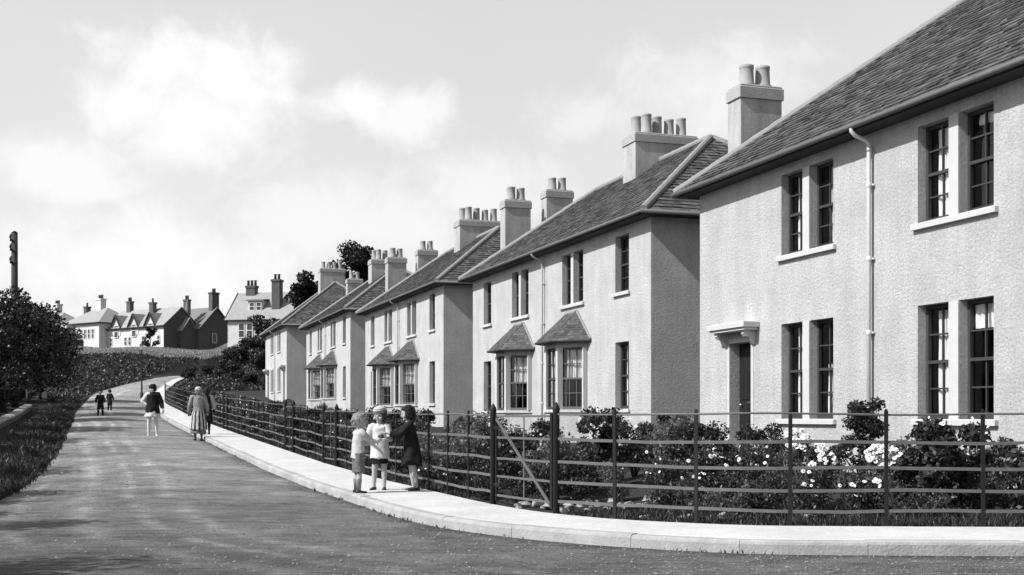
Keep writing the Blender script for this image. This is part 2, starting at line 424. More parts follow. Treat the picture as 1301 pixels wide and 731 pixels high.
    mb.quadsheet(rows); structure(mb.build('pavement', M['pave'], smooth=False))
    mb = MB(); rnd = random.Random(4)
    k = 0; seg = 3
    while k < len(KERB)-seg-1:
        dz = rnd.uniform(-.006,.006); g = .006
        secs = []
        for t in range(seg+1):
            kk = k+t; c = KERB[kk].copy()
            if t == 0: c = c + (KERB[kk+1]-c)*g
            if t == seg: c = c + (KERB[kk-1]-c)*g
            z = roadz(*KERB[kk])+dz
            secs.append([(*(c+KN[kk]*d), z+h) for d, h in ((.0,-.2),(.0,.09),(.008,.112),(.03,.122),(.14,.124),(.14,-.2))])
        mb.rings(secs)
        k += seg
    structure(mb.build('kerb', M['kerb']))
    # low stone wall with a pale coping beyond the left verge
    root = thing('low_wall', 'low dark stone wall with a pale coping along the left verge under the trees', 'wall', (-17.5,43,.6))
    off = Vector(root.location); a_, c_ = [], []
    for k in range(len(LEFT)):
        if LEFT[k,1] < 24 or LEFT[k,1] > 63 or LEFT[k,0] > -5: continue
        q = LEFT[k]-LN[k]*2.1; z = roadz(*q)+.05
        a_.append([Vector((*(q-LN[k]*d), z+h))-off for d, h in ((0,-.3),(0,.24),(.3,.24),(.3,-.3))])
        j = .012*math.sin(k*2.3)+.008*math.sin(k*5.1)
        c_.append([Vector((*(q-LN[k]*d), z+h+j))-off for d, h in ((-.05,.243),(-.05,.30),(.02,.335),(.28,.335),(.35,.30),(.35,.243))])
    mb = MB(); mb.rings(a_); mb.build('stonework', mat('mossy_stone', .12, .95, var=.4, vscale=3.5, blotch=.4, blscale=.8, bump=.8, bscale=9, bdist=.05, coords='world'), root)
    mb = MB(); mb.rings(c_); mb.build('coping', M['kerb'], root)
# ------------------------------------------------------------------ houses
HROT = math.atan2(-.948, .318)          # local x runs along the street front, local -y faces the street
HE, OV = 5.12, .35                      # eaves height, overhang
CACHE = {}
def cached(key, fn):
    if key not in CACHE: CACHE[key] = fn()
    return CACHE[key]

def slate_plane(mb, p0, p1, p2, p3, rnd, exposure=.2, width=.27, thick=.022):
    # p0->p1 eave, p3->p2 top; rows of separate overlapping slates
    p0, p1, p2, p3 = map(Vector, (p0, p1, p2, p3))
    n = (p1-p0).cross(((p3+p2)/2)-p0).normalized()
    hgt = (((p3+p2)/2)-((p0+p1)/2)).length
    e = (p1-p0).normalized()
    up = n.cross(e).normalized(); H = (p3-p0).dot(up)
    rows = max(2, round(H/exposure))
    for i in range(rows):
        f0, f1 = i/rows, (i+1)/rows
        a0, b0 = p0.lerp(p3, f0), p1.lerp(p2, f0); a1, b1 = p0.lerp(p3, f1), p1.lerp(p2, f1)
        ln = (b0-a0).length; w = width*(1-.25*f0)
        x = -w*rnd.uniform(.2, .9); la = (a1-a0).dot(e); lb = ln + (b1-b0).dot(e)
        while x < ln:
            ww = w*rnd.uniform(.75, 1.25); xa, xb = max(x, 0)+.003, min(x+ww, ln)-.003
            x += ww
            if xb-xa < .02: continue
            ta, tb = max(min(xa, lb), la), max(min(xb, lb), la)
            jag = rnd.uniform(-.016, .012); t = thick*rnd.uniform(.75, 1.6)
            q0 = a0+e*xa - up*(.02+jag) + n*t; q1 = a0+e*xb - up*(.02+jag+rnd.uniform(-.004,.004)) + n*(t*rnd.uniform(.85,1.15))
            q2 = a0+e*tb + up*(H/rows) + n*.005; q3 = a0+e*ta + up*(H/rows) + n*.005
            r0, r1 = q0-n*(t+.004), q1-n*(t+.004)
            mb.add([q0,q1,q2,q3,r0,r1], [(0,1,2,3),(4,5,1,0)])

def wall_grid(mb, P, length, z0, z1, openings, reveal, thick_dir):
    # P(u, z, depth) -> point; openings (u0,u1,z0,z1)
    us = sorted(set([0, length] + [u for o in openings for u in o[:2]])); zs = sorted(set([z0, z1] + [z for o in openings for z in o[2:]]))
    for i in range(len(us)-1):
        for j in range(len(zs)-1):
            cu, cz = (us[i]+us[i+1])/2, (zs[j]+zs[j+1])/2
            if any(o[0] < cu < o[1] and o[2] < cz < o[3] for o in openings): continue
            mb.add([P(us[i],zs[j],0),P(us[i+1],zs[j],0),P(us[i+1],zs[j+1],0),P(us[i],zs[j+1],0)], [(0,1,2,3)])
    for a,b,c,d in openings:
        for (u0,v0),(u1,v1) in (((a,c),(a,d)),((b,d),(b,c)),((a,d),(b,d)),((b,c),(a,c))):
            mb.add([P(u0,v0,0),P(u1,v1,0),P(u1,v1,reveal),P(u0,v0,reveal)], [(0,1,2,3)])

def sash_mesh(w, h, style=0):
    def mk():
        mb = MB(); f = .05; y0, y1 = 0, .06
        mb.box(0, f, y0, y1, 0, h); mb.box(w-f, w, y0, y1, 0, h); mb.box(f, w-f, y0, y1, h-f, h); mb.box(f, w-f, y0, y1, 0, .075)
        hm = h*.5
        mb.box(f, w-f, y0-.005, y1-.005, hm-.022, hm+.022)
        cols = 3 if style == 3 else 2
        for c in range(1, cols):
            x = f+(w-2*f)*c/cols
            mb.box(x-.011, x+.011, y0+.012, y1-.015, hm+.022, h-f); mb.box(x-.011, x+.011, y0+.022, y1-.005, .075, hm-.022)
        for za, zb, d in ((.075, hm-.022, .022), (hm+.022, h-f, .012)):
            z = (za+zb)/2
            for c in range(cols):
                xa = f+(w-2*f)*c/cols + (.011 if c else 0); xb = f+(w-2*f)*(c+1)/cols - (.011 if c < cols-1 else 0)
                mb.box(xa, xb, y0+d, y1-.01, z-.011, z+.011)
        return mb.mesh('sash_frame', M['sashgrey'] if style == 3 else M['sash'])
    return cached(('sash', round(w,3), round(h,3), style), mk)
def pane_mesh(w, h):
    def mk():
        mb = MB(); mb.add([(.05,.042,.075),(w-.05,.042,.075),(w-.05,.042,h-.05),(.05,.042,h-.05)], [(0,1,2,3)]); return mb.mesh('window_pane', M['glass'])
    return cached(('pane', round(w,3), round(h,3)), mk)
def curtain_mesh(w, h, x0, x1, z0, z1, seed):
    def mk():
        mb = MB(); rnd = random.Random(seed); n = 26; grid = []
        for k in range(7):
            z = z1+(z0-z1)*k/6; row = []
            for i in range(n):
                x = x0+(x1-x0)*i/(n-1); a = .014+.012*k/6
                row.append((x*w, .085+a*math.sin(i*1.45+seed)+.006*math.sin(i*.6+k), z*h))
            grid.append(row)
        mb.quadsheet(grid); return mb.mesh('lace_curtain', M['lace'], True)
    return cached(('cur', round(w,3), round(h,3), x0, x1, z0, z1, seed % 3), mk)

CUR = [(.26,.93,.05,.96), (.22,.94,.05,.95), (.3,.9,.03,.6), (.04,.22,.05,.95), (.24,.93,.5,.96), None, (.3,.93,.04,.55), (.04,.9,.76,.96), (.36,.93,.05,.96), (.2,.9,.86,.96)]
def put_window(root, u, z, w, h, ci, y=.14, style=0, rotz=0.0, loc=None):
    o = link('window', sash_mesh(w, h, style), root, loc or (u, y, z), rotz)
    p = link('pane', pane_mesh(w, h), o)
    c = CUR[ci % len(CUR)] if ci is not None else None
    if c: link('curtain', curtain_mesh(w, h, *c, ci), o)
    return o

def chimney(root, u0, u1, v0, v1, zb, zt, pots, seed):
    rnd = random.Random(seed); mb = MB()
    mb.bevbox(u0, u1, v0, v1, zb, zt-.27, .012, 0)
    mb.bevbox(u0-.032, u1+.032, v0-.032, v1+.032, zt-.27, zt-.05, .015, 1)
    mb.bevbox(u0-.01, u1+.01, v0-.01, v1+.01, zt-.05, zt, .02, 1)
    c = mb.build('chimney', [M['chim'], M['cap']], root)
    for (pu, pv) in pots:
        pm = MB(); h = rnd.uniform(.50, .57) if len(pots) > 2 else rnd.uniform(.40, .46); r = rnd.uniform(.138, .152)
        pm.lathe([(r+.03,zt-.01),(r+.03,zt+.05),(r,zt+.07),(r*.93,zt+h-.08),(r*.93,zt+h-.07),(r*.97,zt+h-.06),(r*.97,zt+h),(r-.03,zt+h),(r-.04,zt+h-.3)], pu, pv, 16)
        pm.build('chimney_pot', M['pot'], c, True)
    return c

def downpipe(root, u, r=.031, m='pipe'):
    mb = MB()
    pts = [(u,-OV-.03,HE-.02),(u,-OV-.03,HE-.10),(u,-OV+.03,HE-.16),(u,-.13,HE-.22),(u,-.075,HE-.28),(u,-.075,HE-.4),(u,-.075,-.3)]
    mb.tube(pts, r, 10)
    mb.lathe([(r+.01,HE-.38),(r+.01,HE-.32)], u, -.075, 10)
    for z in (.9, 2.0, 3.1, 4.2): mb.lathe([(r+.003,z),(r+.008,z+.01),(r+.008,z+.06),(r+.003,z+.07)], u, -.075, 10); mb.box(u-.055, u+.055, -.05, .002, z+.02, z+.05)
    return mb.build('downpipe', M[m], root, True)

def house(name, label, kind, loc, rot, seed, group):
    rnd = random.Random(seed)
    root = thing(name, label, 'house', loc, rot, group)
    L = 11.15 if kind == 'B' else 13.8
    D = 8.0 if kind == 'B' else 6.3
    tanp = math.tan(R(38.0 if kind == 'B' else 36.5))
    ops, wins, pairs = [], [], []
    if kind == 'B':
        for c in (3.75, 7.4):
            a, b, m = c-.775, c+.775, .10
            for z0, z1 in ((.75, 2.35), (3.5, 4.87)):
                ops += [(a, c-m, z0, z1), (c+m, b, z0, z1)]; pairs.append((a, b, c, m, z0, z1))
                wins += [(a, z0, c-m-a, z1-z0), (c+m, z0, b-c-m, z1-z0)]
        doors = [(1.18, 1.96), (L-1.62, L-.84)]
        ops += [(a, b, -.02, 2.12) for a, b in doors]
    else:
        for a, b in ((1.2, 2.0), (11.8, 12.6)):
            for z0, z1 in ((.75, 2.33), (3.5, 4.84)): ops.append((a, b, z0, z1)); wins.append((a, z0, b-a, z1-z0))
        for c in (4.8, 9.0):
            a, b, m = c-.75, c+.75, .09
            ops += [(a, c-m, 3.5, 4.84), (c+m, b, 3.5, 4.84)]; pairs.append((a, b, c, m, 3.5, 4.84))
            wins += [(a, 3.5, c-m-a, 1.34), (c+m, 3.5, b-c-m, 1.34)]
            ops.append((c-.98, c+.98, .6, 2.42))
        doors = []
    mb = MB()
    wall_grid(mb, lambda u, z, d: (u, d, z), L, -1.2, HE+.12, ops, .22, 1)
    for v in ([(0,0),(0,D)], [(L,D),(L,0)], [(0,D),(L,D)]):
        (a, b), (c, d) = v[0], v[1]
        # side and back walls in bands so that the harling has real mesh density
        mb.add([(c,d,-1.2),(a,b,-1.2),(a,b,HE+.12),(c,d,HE+.12)] if v[0][1] != v[1][1] else [(c,d,-1.2),(a,b,-1.2),(a,b,HE+.12),(c,d,HE+.12)], [(0,1,2,3)])
    mb.build('wall', M['harl'], root)
    pt = MB(); pt.box(.3, L-.3, 1.5, 1.55, -.2, HE-.05); pt.box(.3, L-.3, .3, 1.5, 2.75, 2.85)  # dark partition and floors added to keep the rooms black behind the windows
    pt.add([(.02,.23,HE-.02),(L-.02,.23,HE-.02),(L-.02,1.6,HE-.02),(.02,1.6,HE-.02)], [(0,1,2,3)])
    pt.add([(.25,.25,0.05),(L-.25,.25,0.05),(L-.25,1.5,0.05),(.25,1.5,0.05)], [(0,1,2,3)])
    pt.build('darkening_lining', M['room'], root)
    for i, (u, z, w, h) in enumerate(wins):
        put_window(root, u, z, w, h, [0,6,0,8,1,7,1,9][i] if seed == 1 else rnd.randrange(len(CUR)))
    for a, b, c, m, z0, z1 in pairs:
        s = MB(); s.bevbox(a-.09, b+.09, -.07, .14, z0-.085, z0, .012); s.build('window_sill', M['sill'], root)
        s = MB(); s.box(c-m+.002, c+m-.002, -.012, .2, z0+.001, z1-.001); s.build('mullion', M['stone'], root)
    for u, z, w, h in wins:
        if kind == 'A' and w > .75:
            s = MB(); s.bevbox(u-.08, u+w+.08, -.07, .14, z-.08, z, .012); s.build('window_sill', M['sill'], root)
    for a, b in doors:
        d = MB(); d.box(a, b, .2, .24, 0, 2.12)
        for (x0, x1, z0, z1) in ((.1,.36,.2,.95),(.44,.70,.2,.95),(.1,.36,1.1,1.62),(.44,.70,1.1,1.62)):
            d.bevbox(a+x0, a+x1, .185, .199, z0, z1, .006)
        do = d.build('door', M['door'], root)
        k = MB(); k.ell((a+.12, .165, 1.0), (.03,.03,.03)); k.build('handle', M['brass'], do, True)
        k = MB(); k.box(a+.32, a+.5, .18, .1995, 1.02, 1.06); k.build('letter_slot', M['brass'], do)
        k = MB(); k.bevbox(a-.1, b+.1, -.22, .14, -.2, 0, .015); k.build('doorstep', M['stone'], root)
        h = MB(); h.bevbox(a-.28, b+.3, -.33, 0, 2.36, 2.46, .012, 0); h.bevbox(a-.24, b+.26, -.29, 0, 2.31, 2.36, .01, 0)
        ho = h.build('door_hood', M['sill'], root)
        for x in (a-.14, b+.06):
            br = MB(); prof = [(0,2.308),(-.24,2.308),(-.24,2.25),(-.2,2.2),(-.13,2.19),(-.1,2.12),(-.05,2.07),(0,2.06)]
            br.rings([[(x,y,z) for y,z in prof],[(x+.1,y,z) for y,z in prof]]); br.build('bracket', M['stone'], ho)
        # plain surround, slightly proud
        s = MB(); s.box(a-.09, a-.001, -.01, .06, 0, 2.12); s.box(b+.001, b+.09, -.01, .06, 0, 2.12); s.box(a-.09, b+.09, -.01, .06, 2.121, 2.2); s.build('door_surround', M['stone'], root)
    # roof
    half = D/2+OV; zt = HE+half*tanp
    A, B, Cc, Dd = (-OV,-OV,HE), (L+OV,-OV,HE), (L+OV,D+OV,HE), (-OV,D+OV,HE)
    r0, r1 = (-OV+half, D/2, zt), (L+OV-half, D/2, zt)
    rf = MB()
    fine = .155 if kind == 'B' else .165
    slate_plane(rf, A, B, r1, r0, rnd, fine, .2)
    slate_plane(rf, B, Cc, r1, r1, rnd, fine, .2)
    slate_plane(rf, Dd, A, r0, r0, rnd, fine, .2)
    slate_plane(rf, Cc, Dd, r0, r1, rnd, .4, .6)
    d = .03
    lw = lambda p: (p[0], p[1], p[2]-d)
    rf.add([lw(A),lw(B),lw(Cc),lw(Dd),lw(r0),lw(r1)], [(0,1,5,4),(1,2,5),(2,3,4,5),(3,0,4)])
    roof = rf.build('roof', M['slate'], root)
    hm = MB()
    for p, q in ((A,r0),(B,r1),(Dd,r0),(Cc,r1),(r0,r1)):
        p, q = Vector(p), Vector(q); n = max(3, int((q-p).length/.42)); pts, rad = [], []
        for i in range(n):
            for t, r in ((.0,.095),(.92,.085)):
                pts.append(p.lerp(q, (i+t)/n)+Vector((0,0,.005))); rad.append(r)
        hm.tube(pts, rad, 10)
    hm.build('ridge_tiles', M['hip'], roof)
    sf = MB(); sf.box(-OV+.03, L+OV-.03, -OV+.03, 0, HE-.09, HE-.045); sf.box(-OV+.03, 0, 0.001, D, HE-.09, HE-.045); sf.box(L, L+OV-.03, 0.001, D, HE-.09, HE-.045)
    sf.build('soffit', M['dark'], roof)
    gt = MB()
    gt.tube([(-OV-.06,-OV-.03,HE-.03),(L+OV+.06,-OV-.03,HE-.03)], .042, 10)
    for i in range(int(L/1.6)): u = .3+i*1.6; gt.tube([(u,-OV-.03,HE-.03),(u+.05,-OV-.03,HE-.03)], .05, 10)
    gt.tube([(L+OV+.03,-OV-.06,HE-.04),(L+OV+.03,D+OV,HE-.04)], .05, 8)
    gt.tube([(-OV-.03,-OV-.06,HE-.04),(-OV-.03,D+OV,HE-.04)], .05, 8)
    gt.build('gutter', M['gutter'], roof, True)
    downpipe(root, L/2) if kind == 'B' else downpipe(root, L/2, .026, 'pipegrey')
    if kind == 'A':
        for c in (4.8, 9.0):
            X3, X1, DP, T = 1.03, .43, .6, .065
            pl = [(c-X3,0),(c-X1,-DP),(c+X1,-DP),(c+X3,0)]
            bb = MB()
            def prism(poly, z0, z1, mi=0):
                n = len(poly); bb.add([(x,y,z0) for x,y in poly]+[(x,y,z1) for x,y in poly], [tuple(range(n-1,-1,-1)), tuple(range(n,2*n))]+[(i,(i+1)%n,n+(i+1)%n,n+i) for i in range(n)], mi)
            def grow(k): return [(c-X3-k*1.2,-.001),(c-X1-k*.6,-DP-k),(c+X1+k*.6,-DP-k),(c+X3+k*1.2,-.001)]
            prism(grow(0), -1.0, .68); prism(grow(.05), .68, .75, 1); prism(grow(.0), 2.33, 2.46, 0)
            for (x, y) in (pl[1], pl[2]):
                bb.box(x-.075, x+.075, y-.004, y+.14, .751, 2.329, 1)
            bb.box(c-X3-.02, c-X3+.07, -.12, -.001, .751, 2.329, 1); bb.box(c+X3-.07, c+X3+.02, -.12, -.001, .751, 2.329, 1)
            bay = bb.build('bay_window', [M['harl'], M['stone']], root)
            for (p, q) in ((0,1),(1,2),(2,3)):
                a, b = Vector((*pl[p],0)), Vector((*pl[q],0)); ln = (b-a).length; t = (b-a).normalized()
                w = ln-.15; ang = math.atan2(t.y, t.x); nin = Vector((-t.y, t.x, 0))
                o = a + t*.075 + nin*.05; ci = rnd.choice([0,2,6,1,4]) if q == 3 else rnd.choice([5,4,7])
                sm = link('sash', sash_mesh(w, 1.58, 3 if q != 2 else 0), bay, (o.x,o.y,.75), ang)
                link('pane', pane_mesh(w, 1.58), bay, (o.x,o.y,.75), ang)
                if CUR[ci]: link('curtain', curtain_mesh(w, 1.58, *CUR[ci], ci), bay, (o.x,o.y,.75), ang)
            br = MB(); g = .22; z0, z1 = 2.5, 3.28
            e = [(c-X3-g*1.25,.0,z0),(c-X1-g*.55,-DP-g,z0),(c+X1+g*.55,-DP-g,z0),(c+X3+g*1.25,0,z0)]; t0, t1 = (c-.36,-.0,z1), (c+.36,-.0,z1)
            mid0, mid1 = (c-.38,-.05,z1-.02), (c+.38,-.05,z1-.02)
            slate_plane(br, e[0], e[1], mid0, t0, rnd, .095, .14, .01); slate_plane(br, e[1], e[2], mid1, mid0, rnd, .095, .14, .01); slate_plane(br, e[2], e[3], t1, mid1, rnd, .095, .14, .01)
            br.add([tuple(Vector(p)-Vector((0,0,.02))) for p in (*e, mid0, mid1, t0, t1)], [(0,1,4,6),(1,2,5,4),(2,3,7,5)])
            br.build('bay_roof', M['slate'], bay)
            fb = MB(); dz = Vector((0,0,.02))
            fv = [Vector(p) for p in e]
            fb.tube([p-dz for p in fv], .032, 8); fb.add([tuple(p+Vector((0,0,-.01))) for p in fv]+[tuple(p+Vector((0,0,-.05))) for p in fv], [(0,1,2,3),(7,6,5,4)])
            fb.build('bay_eaves', M['hilltrim'], bay)
            hp = MB(); hp.tube([fv[3]+Vector((.0,-.02,.02)), Vector(t1)+Vector((0,-.03,.02))], .032, 8); hp.tube([fv[0]+Vector((.0,-.02,.02)), Vector(t0)+Vector((0,-.03,.02))], .032, 8); hp.tube([Vector(mid0), Vector(mid1)], .05, 8)
            hp.build('bay_flashing', M['hip'], bay)
    return root

def build_houses():
    G = 'harled council houses along the right of the street'
    h1 = house('council_house', 'nearest harled house at the right with paired sash windows and a hooded dark door', 'B', (3.62,23.5,EYE-.03-.75), HROT, 1, G)
    chimney(h1, 0.0, .5, .6, 1.5, 4.5, 7.14, [(.25,.87),(.25,1.22)], 3)
    h2 = house('council_house', 'second harled house from the right, its two slated bays above the nearest iron gate', 'A', (-1.29,40.28,EYE+.19-.75), HROT, 2, G)
    chimney(h2, 6.9, 7.75, 2.35, 4.25, 6.0, 8.45, [(7.2,2.62),(7.5,2.8),(7.32,3.2),(7.32,3.58),(7.32,3.96)], 5)
    chimney(h2, 0.0, .5, .95, 1.85, 4.5, 7.73, [(.25,1.24),(.25,1.58)], 6)
    chimney(h2, 0.0, .5, 2.4, 3.35, 5.0, 8.15, [(.25,2.7),(.25,3.05)], 7)
    h3 = copy_tree(h2); h3.location = (-6.86,57.1,EYE+.50-.75)
    h3['label'] = 'middle harled house of the row, its bays right above the three children'
    h4 = copy_tree(h2, None, lambda c: c.name.startswith('chimney') and 'chimney_pot' not in c.name and len(c.children) == 2 and c.data.vertices[0].co.y < 1.5)
    h4.location = (-12.42,73.7,EYE+1.0-.75)
    h4['label'] = 'fourth harled house from the right, smaller, its end chimney before a dark tree'
    h5 = house('council_house', 'farthest harled house of the row with a hooded door at each end and no bays', 'B', (-18.58,91.97,EYE+1.8-.75), HROT, 9, G)
    chimney(h5, 5.2, 6.1, 3.1, 4.9, 7.0, 9.6, [(5.6,3.4),(5.6,3.8),(5.6,4.2),(5.6,4.6)], 8)

# ------------------------------------------------------------------ houses on the hill
def hill_box(mb, x0, x1, y0, y1, z0, z1, mi=0): mb.box(x0, x1, y0, y1, z0, z1, mi)
def gable_roof(mb, x0, x1, y0, y1, ze, zr, ov=.3, th=.12, along='x', mi=0):
    # pitched roof with thickness, ridge along x or y
    if along == 'x':
        ym = (y0+y1)/2; sl = (zr-ze)/((y1-y0)/2)
        for s, yo in ((-1, y0-ov), (1, y1+ov)):
            zo = ze-ov*sl
            v = [(x0-ov,yo,zo),(x1+ov,yo,zo),(x1+ov,ym,zr),(x0-ov,ym,zr)]
            mb.add(v+[(a,b,c+th) for a,b,c in v], [(0,1,2,3),(4,5,6,7),(0,1,5,4),(1,2,6,5),(3,0,4,7)], mi)
    else:
        xm = (x0+x1)/2; sl = (zr-ze)/((x1-x0)/2)
        for s, xo in ((-1, x0-ov), (1, x1+ov)):
            zo = ze-ov*sl
            v = [(xo,y0-ov,zo),(xo,y1+ov,zo),(xm,y1+ov,zr),(xm,y0-ov,zr)]
            mb.add(v+[(a,b,c+th) for a,b,c in v], [(0,1,2,3),(4,5,6,7),(0,1,5,4),(1,2,6,5),(3,0,4,7)], mi)
def gable_wall(mb, axis, at, a0, a1, z0, ze, zr, mi=0, t=.02):
    m = (a0+a1)/2
    pts = [(a0,z0),(a1,z0),(a1,ze),(m,zr),(a0,ze)]
    if axis == 'y': mb.rings([[(p,at,z) for p,z in pts],[(p,at+t,z) for p,z in pts]], mi)
    else: mb.rings([[(at,p,z) for p,z in pts],[(at+t,p,z) for p,z in pts]], mi)
def stack(root, x, y, z0, z1, w, d, pots, m):
    mb = MB(); mb.bevbox(x-w/2,x+w/2,y-d/2,y+d/2,z0,z1,.02); mb.bevbox(x-w/2-.08,x+w/2+.08,y-d/2-.08,y+d/2+.08,z1-.25,z1+.0,.03)
    c = mb.build('chimney', m, root)
    for i in range(pots):
        p = MB(); px = x+(i-(pots-1)/2)*.42; p.lathe([(.16,z1),(.13,z1+.45),(.17,z1+.5),(.17,z1+.6),(.1,z1+.6)], px, y, 10); p.build('chimney_pot', M['hillstone'], c, True)
def hwin(root, x, y, z, w, h, axis='x'):
    mb = MB(); fr = .09
    if axis == 'x':
        mb.box(x,x+w,y-.06,y,z,z+fr); mb.box(x,x+w,y-.06,y,z+h-fr,z+h); mb.box(x,x+fr,y-.06,y,z+fr,z+h-fr); mb.box(x+w-fr,x+w,y-.06,y,z+fr,z+h-fr); mb.box(x+fr,x+w-fr,y-.055,y-.01,z+h/2-.04,z+h/2+.04)
        g = MB(); g.add([(x+fr,y-.015,z+fr),(x+w-fr,y-.015,z+fr),(x+w-fr,y-.015,z+h-fr),(x+fr,y-.015,z+h-fr)],[(0,1,2,3)])
    else:
        mb.box(y,y+.06,x,x+w,z,z+fr); mb.box(y,y+.06,x,x+w,z+h-fr,z+h); mb.box(y,y+.06,x,x+fr,z+fr,z+h-fr); mb.box(y,y+.06,x+w-fr,x+w,z+fr,z+h-fr)
        g = MB(); g.add([(y+.015,x+fr,z+fr),(y+.015,x+w-fr,z+fr),(y+.015,x+w-fr,z+h-fr),(y+.015,x+fr,z+h-fr)],[(0,1,2,3)])
    o = mb.build('window', M['hillwall'], root); g.build('pane', M['hillpane'], o)
def build_hill_houses():
    M['hillpane'] = mat('dark_window_pane', .05, .15, spec=.5)
    rot = math.atan2(-.6, .8)
    # long cottage with three gablets and a cross wing dark in colour for shade
    o = thing('stone_cottage', 'long hilltop cottage with three gabled dormers and a shade-darkened cross wing', 'house', (-51.4-.8*14.4, 180+.6*14.4, 11.6), rot)
    L, D, E, Rg = 14.4, 6.2, 3.3, 6.0
    mb = MB(); mb.box(0,L,0,D,-1,E); gable_wall(mb,'x',0,0,D,0,E,Rg-.05); mb.build('wall', M['hillwall'], o)
    mb = MB(); gable_wall(mb,'x',L-.01,0,D,-1,E,Rg-.05,0,.06); mb.build('gable_end', M['hillstone'], o)  # right end turned from the sun, its shade put into the dark colour
    mb = MB(); gable_roof(mb,0,L,0,D,E,Rg,.3); mb.build('roof', M['hillroof'], o)
    for c in (3.0, 7.4, 11.4):
        mb = MB(); gable_wall(mb,'y',-.08,c-1.0,c+1.0,2.0,E+.3,E+1.75,0,.3); d = mb.build('dormer', M['hillwall'], o)
        mb = MB(); gable_roof(mb,c-1.0,c+1.0,-.1,2.6,E+.3,E+1.8,.18,.1,'y'); mb.build('dormer_roof', M['hillroof'], d)
        tr = MB()
        for s in (-1,1):
            tr.tube([(c+s*1.32,-.33,E-.1),(c,-.33,E+1.86)], .13, 6)
        tr.build('bargeboard', M['hilltrim'], d)
        hwin(o, c-.5, -.09, 1.7, 1.0, 1.9)
    for x in (1.2, 4.9, 5.9, 9.2, 12.9): hwin(o, x, -.01, .45, .7, 1.3)
    tr = MB(); tr.tube([(-.3,-.32,E-.25),(L+.3,-.32,E-.25)], .12, 6); tr.build('eaves_board', M['hilltrim'], o)
    for x, z, n in ((2.0,7.6,2),(8.9,7.0,1)): stack(o, x, 3.1 if n == 2 else 2.2, 5.0, z, .95, .7, n, M['hillstone'])
    stack(o, 13.2, D-1, 5, 7.4, .9, .7, 2, M['hillstone'])
    # cross wing
    mb = MB(); mb.box(L-6,L+1.6,5.2,11.8,-1,E-.3); gable_wall(mb,'x',L+1.6,5.2,11.8,-1,E-.3,6.2); mb.build('wing_wall', M['hillstone'], o)
    mb = MB(); gable_roof(mb,L-6,L+1.65,5.2,11.8,E-.3,6.25,.25); mb.build('wing_roof', M['hilldarkroof'], o)
    stack(o, L+1.0, 8.5, 5.4, 8.6, .9, 1.3, 2, M['hillstone'])
    hwin(o, 7.6, L+1.66, .8, .9, 1.5, 'y')
    mb = MB(); gable_wall(mb,'x',L+.9,2.6,5.2,-1,2.6,4.3); mb.box(L-.5,L+.9,2.6,5.2,-1,2.6); mb.build('porch_wall', M['hillstone'], o)
    mb = MB(); gable_roof(mb,L-2,L+1.0,2.6,5.2,2.6,4.35,.15); mb.build('porch_roof', M['hillroof'], o)
    mb = MB(); mb.lathe([(.5,5.2),(.45,5.6),(.02,7.6)], L-.3, 4.6, 10); mb.build('spire', M['hilldarkroof'], o)
    # white hipped villa
    o = thing('white_villa', 'white hilltop villa with a pale hipped roof beyond the left hand trees', 'house', (-63.3-.8*9.5, 187+.6*9.5, 11.6), rot)
    mb = MB(); mb.box(0,9.5,0,7.5,-1,4.1); mb.box(1.1,2.9,-1.3,0,-1,4.05); mb.build('wall', M['hillwall'], o)
    mb = MB(); a = [(-.4,-.4,4.1),(9.9,-.4,4.1),(9.9,7.9,4.1),(-.4,7.9,4.1),(3.2,3.75,6.8),(6.4,3.75,6.8)]
    mb.add(a, [(0,1,5,4),(1,2,5),(2,3,4,5),(3,0,4),(3,2,1,0)]); mb.build('roof', M['hillroof'], o)
    mb = MB(); mb.tube([(-.4,-.42,4.08),(9.9,-.42,4.08),(9.92,7.9,4.08)], .1, 6); mb.build('gutter', M['hilltrim'], o)
    for x in (3.6,4.5,5.6,6.6,7.6): hwin(o, x, -.01, 1.7, .65, 1.5)
    for x in (3.7,): hwin(o, x, -.01, -.1, 1.2, 1.2)
    stack(o, 4.6, 3.7, 6.0, 8.3, 1.3, 1.0, 3, M['hillwall'])
    stack(o, .5, 4, 5, 7.3, .8, .8, 1, M['hillstone'])
    mb = MB(); mb.box(5.6,9.4,-4.4,-2.6,-1.2,1.3); mb.build('outhouse', M['hillstone'], o)
    v2 = copy_tree(o); x, y = W(28, 205); v2.location = (x, y, 11.9); v2['label'] = 'white hilltop villa at the far left, nearly hidden behind the dark street trees'
    # villa with attic dormer above the bank
    x, y = W(289, 133); r2 = math.atan2(-.22, .975)
    o = thing('attic_villa', 'pale villa above the bank with an attic dormer and two dark brick chimneys', 'house', (x, y, 9.3), r2)
    L, D, E, Rg = 8.4, 6.4, 2.6, 5.6
    mb = MB(); mb.box(0,L,0,D,-3,E); gable_wall(mb,'x',0,0,D,0,E,Rg-.05,0,.1); gable_wall(mb,'x',L-.1,0,D,0,E,Rg-.05,0,.1); mb.build('wall', M['hillwall'], o)
    mb = MB(); gable_roof(mb,0,L,0,D,E,Rg,.25); mb.build('roof', M['hillroof'], o)
    tr = MB(); tr.tube([(-.28,-.27,E-.2),(-.28,D/2,Rg+.1)], .09, 6); tr.tube([(-.28,-.29,E-.2),(L+.2,-.29,E-.2)], .07, 6); tr.build('eaves_board', M['hilltrim'], o)
    mb = MB(); mb.box(2.0,3.7,.9,3,E+.6,E+2.0); d = mb.build('dormer', M['hillwall'], o)
